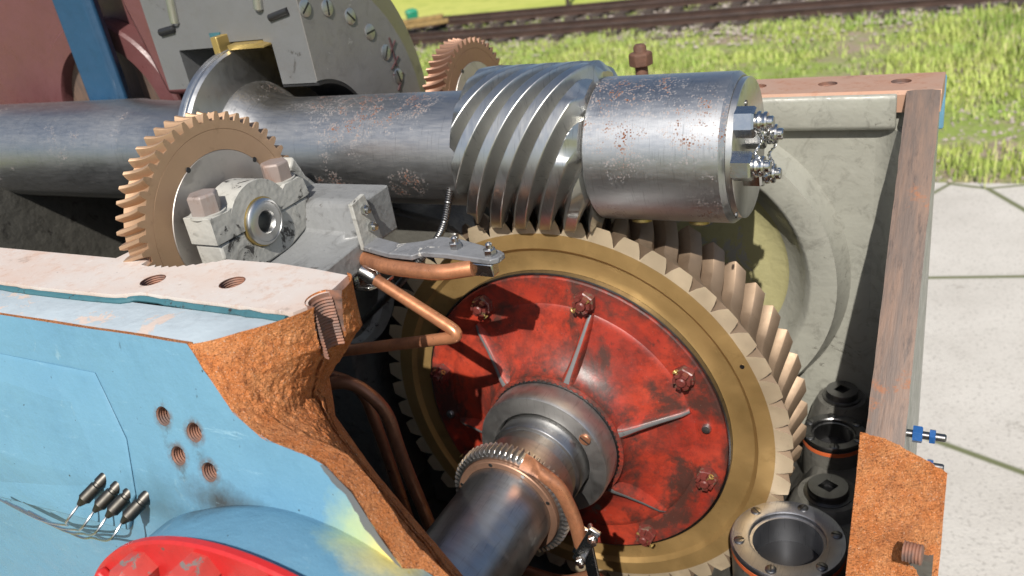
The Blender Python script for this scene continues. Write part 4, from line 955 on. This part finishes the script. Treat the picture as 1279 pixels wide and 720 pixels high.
# pencilled mark on the end face
mk = []
for a, b in (((.330, .655), (.300, .630)), ((.312, .665), (.318, .605)), ((.330, .622), (.298, .602)), ((.335, .585), (.300, .590)), ((.326, .575), (.305, .555)), ((.318, .593), (.312, .555))):
    mk.append(tube([(-.4600, a[0], a[1]), (-.4600, b[0], b[1])], .0022, 6))
link_mesh('ink_mark', *join(*mk), 'chalk', bh)
# maroon housing further left
mh = thing('maroon_housing', 'maroon painted casting with a curved rim at the far left of the shaft', 'casting', (-1.2, .2, ZJ))
link_mesh('end_wall', *box(-2.3, -.90, .25, .30, .30, 1.35), 'maroon', mh, bevel=.01)
link_mesh('curved_rim', *lathe([(.185, .248), (.185, .205), (.190, .198), (.236, .198), (.242, .205), (.242, .248)], 'Y', (-1.255, 0, .535), 64, -15, 195, False), 'maroon', mh)
link_mesh('upper_web', *prism([(-1.00, .60), (-.935, .60), (-.935, 1.2), (-1.13, 1.2), (-1.05, .80)], 'Y', .165, .249), 'maroon', mh, bevel=.012)
link_mesh('worn_disc', *lathe([(0, .236), (.16, .234), (.186, .226), (.186, .249)], 'Y', (-1.255, 0, .535), 48), 'sawn', mh)
tag(link_mesh('blue_column', *prism([(-1.235, .130), (-1.135, .135), (-1.120, .150), (-1.135, .175), (-1.235, .175)], 'Z', .30, 1.6), 'navy', bevel=.006), 'dark blue column at the left edge above the shaft', 'column')

# ================================================================== red shaft cover and sensors, lower left
rc = thing('shaft_cover', 'bright red bolted shaft cover ring on the blue front wall', 'cover', (0, -.75, 0))
link_mesh('ring', *lathe([(.10, -.7485), (.350, -.7485), (.3600, -.7490), (.3620, -.751), (.3620, -.7575), (.3590, -.7605), (.288, -.7615), (.275, -.775), (.22, -.785), (.10, -.785)], 'Y', (0, 0, 0), 120), 'red_bright', rc)
rn = proto('hexagon_nut', hexnut(.0225, .034, ch=.12), 'red_worn'); rstud = proto('stud_end', lathe([(0, 0), (.0125, 0), (.0125, .046), (.010, .049), (0, .049)], 'Z', (0, 0, 0), 18), 'steel_dark')
for k in range(19):
    a = R_(96 + 18.95 * k); p = (.333 * math.cos(a), -.7606, .333 * math.sin(a))
    o = inst('hexagon_nut', rn, rc, aim(p, (0, -1, 0), 13 * k)); c = bpy.data.objects.new('stud_end', rstud); COL.objects.link(c); c.parent = o; ORG[c.name] = Vector()
for a0 in (76, 134, 38):
    a = R_(a0); link_mesh('lug', *xform(box(-.030, .030, -.014, .0, -.028, .030), Matrix.Translation((.326 * math.cos(a), -.7603, .326 * math.sin(a))) @ Matrix.Rotation(-a + R_(90), 4, 'Y')), 'red_bright', rc, bevel=.004)
for k, (x, z, nm) in enumerate(((-.338, .292, 'leftmost'), (-.309, .289, 'second from left'), (-.286, .286, 'third from left'), (-.258, .284, 'rightmost'))):
    t = thing('sensor', 'small dark cylindrical sensor with a wire, %s of four above the red cover' % nm, 'sensor', (x, -.672, z), 'sensors on the blue wall')
    d = Vector((-.42, -.78, -.46)).normalized(); p = Vector((x + .010, -.672, z + .014))
    link_mesh('body', *xform(lathe([(0, -.016), (.0085, -.016), (.0085, .004), (.0070, .005), (.0070, .008), (.0085, .009), (.0085, .030), (.0060, .033), (.003, .040), (0, .041)], 'Z', (0, 0, 0), 18), aim(p, d)), 'grimy_black', t)
    e = p + d * .040
    link_mesh('wire', *tube(spline([e, e + d * .02 + Vector((-.005, 0, -.008)), e + Vector((-.05 - .01 * k, -.002, -.045)), e + Vector((-.12, .0, -.055)), e + Vector((-.22, .002, -.04))], 8), .0017, 7), 'zinc', t)
# fittings outside the right end wall
fv = thing('pipe_union', 'small blue pipe union screwed into the outside of the right end wall', 'fitting', (.60, -.05, .07))
for (y, z, r) in ((-.040, .105, .0085), (-.066, .072, .0075)):
    link_mesh('pipe_stub', *xform(lathe([(0, 0), (r * .7, 0), (r * .7, .050), (r * .5, .052), (0, .052)], 'Z', (0, 0, 0), 16), aim((.576, y, z), (1, 0, 0))), 'steel_dark', fv)
    link_mesh('union_nut', *xform(hexnut(r * 1.5, .013), aim((.584, y, z), (1, 0, 0), 12)), 'valve_blue', fv)
    link_mesh('lock_nut', *xform(hexnut(r * 1.3, .008), aim((.606, y, z), (1, 0, 0), 30)), 'valve_blue', fv)
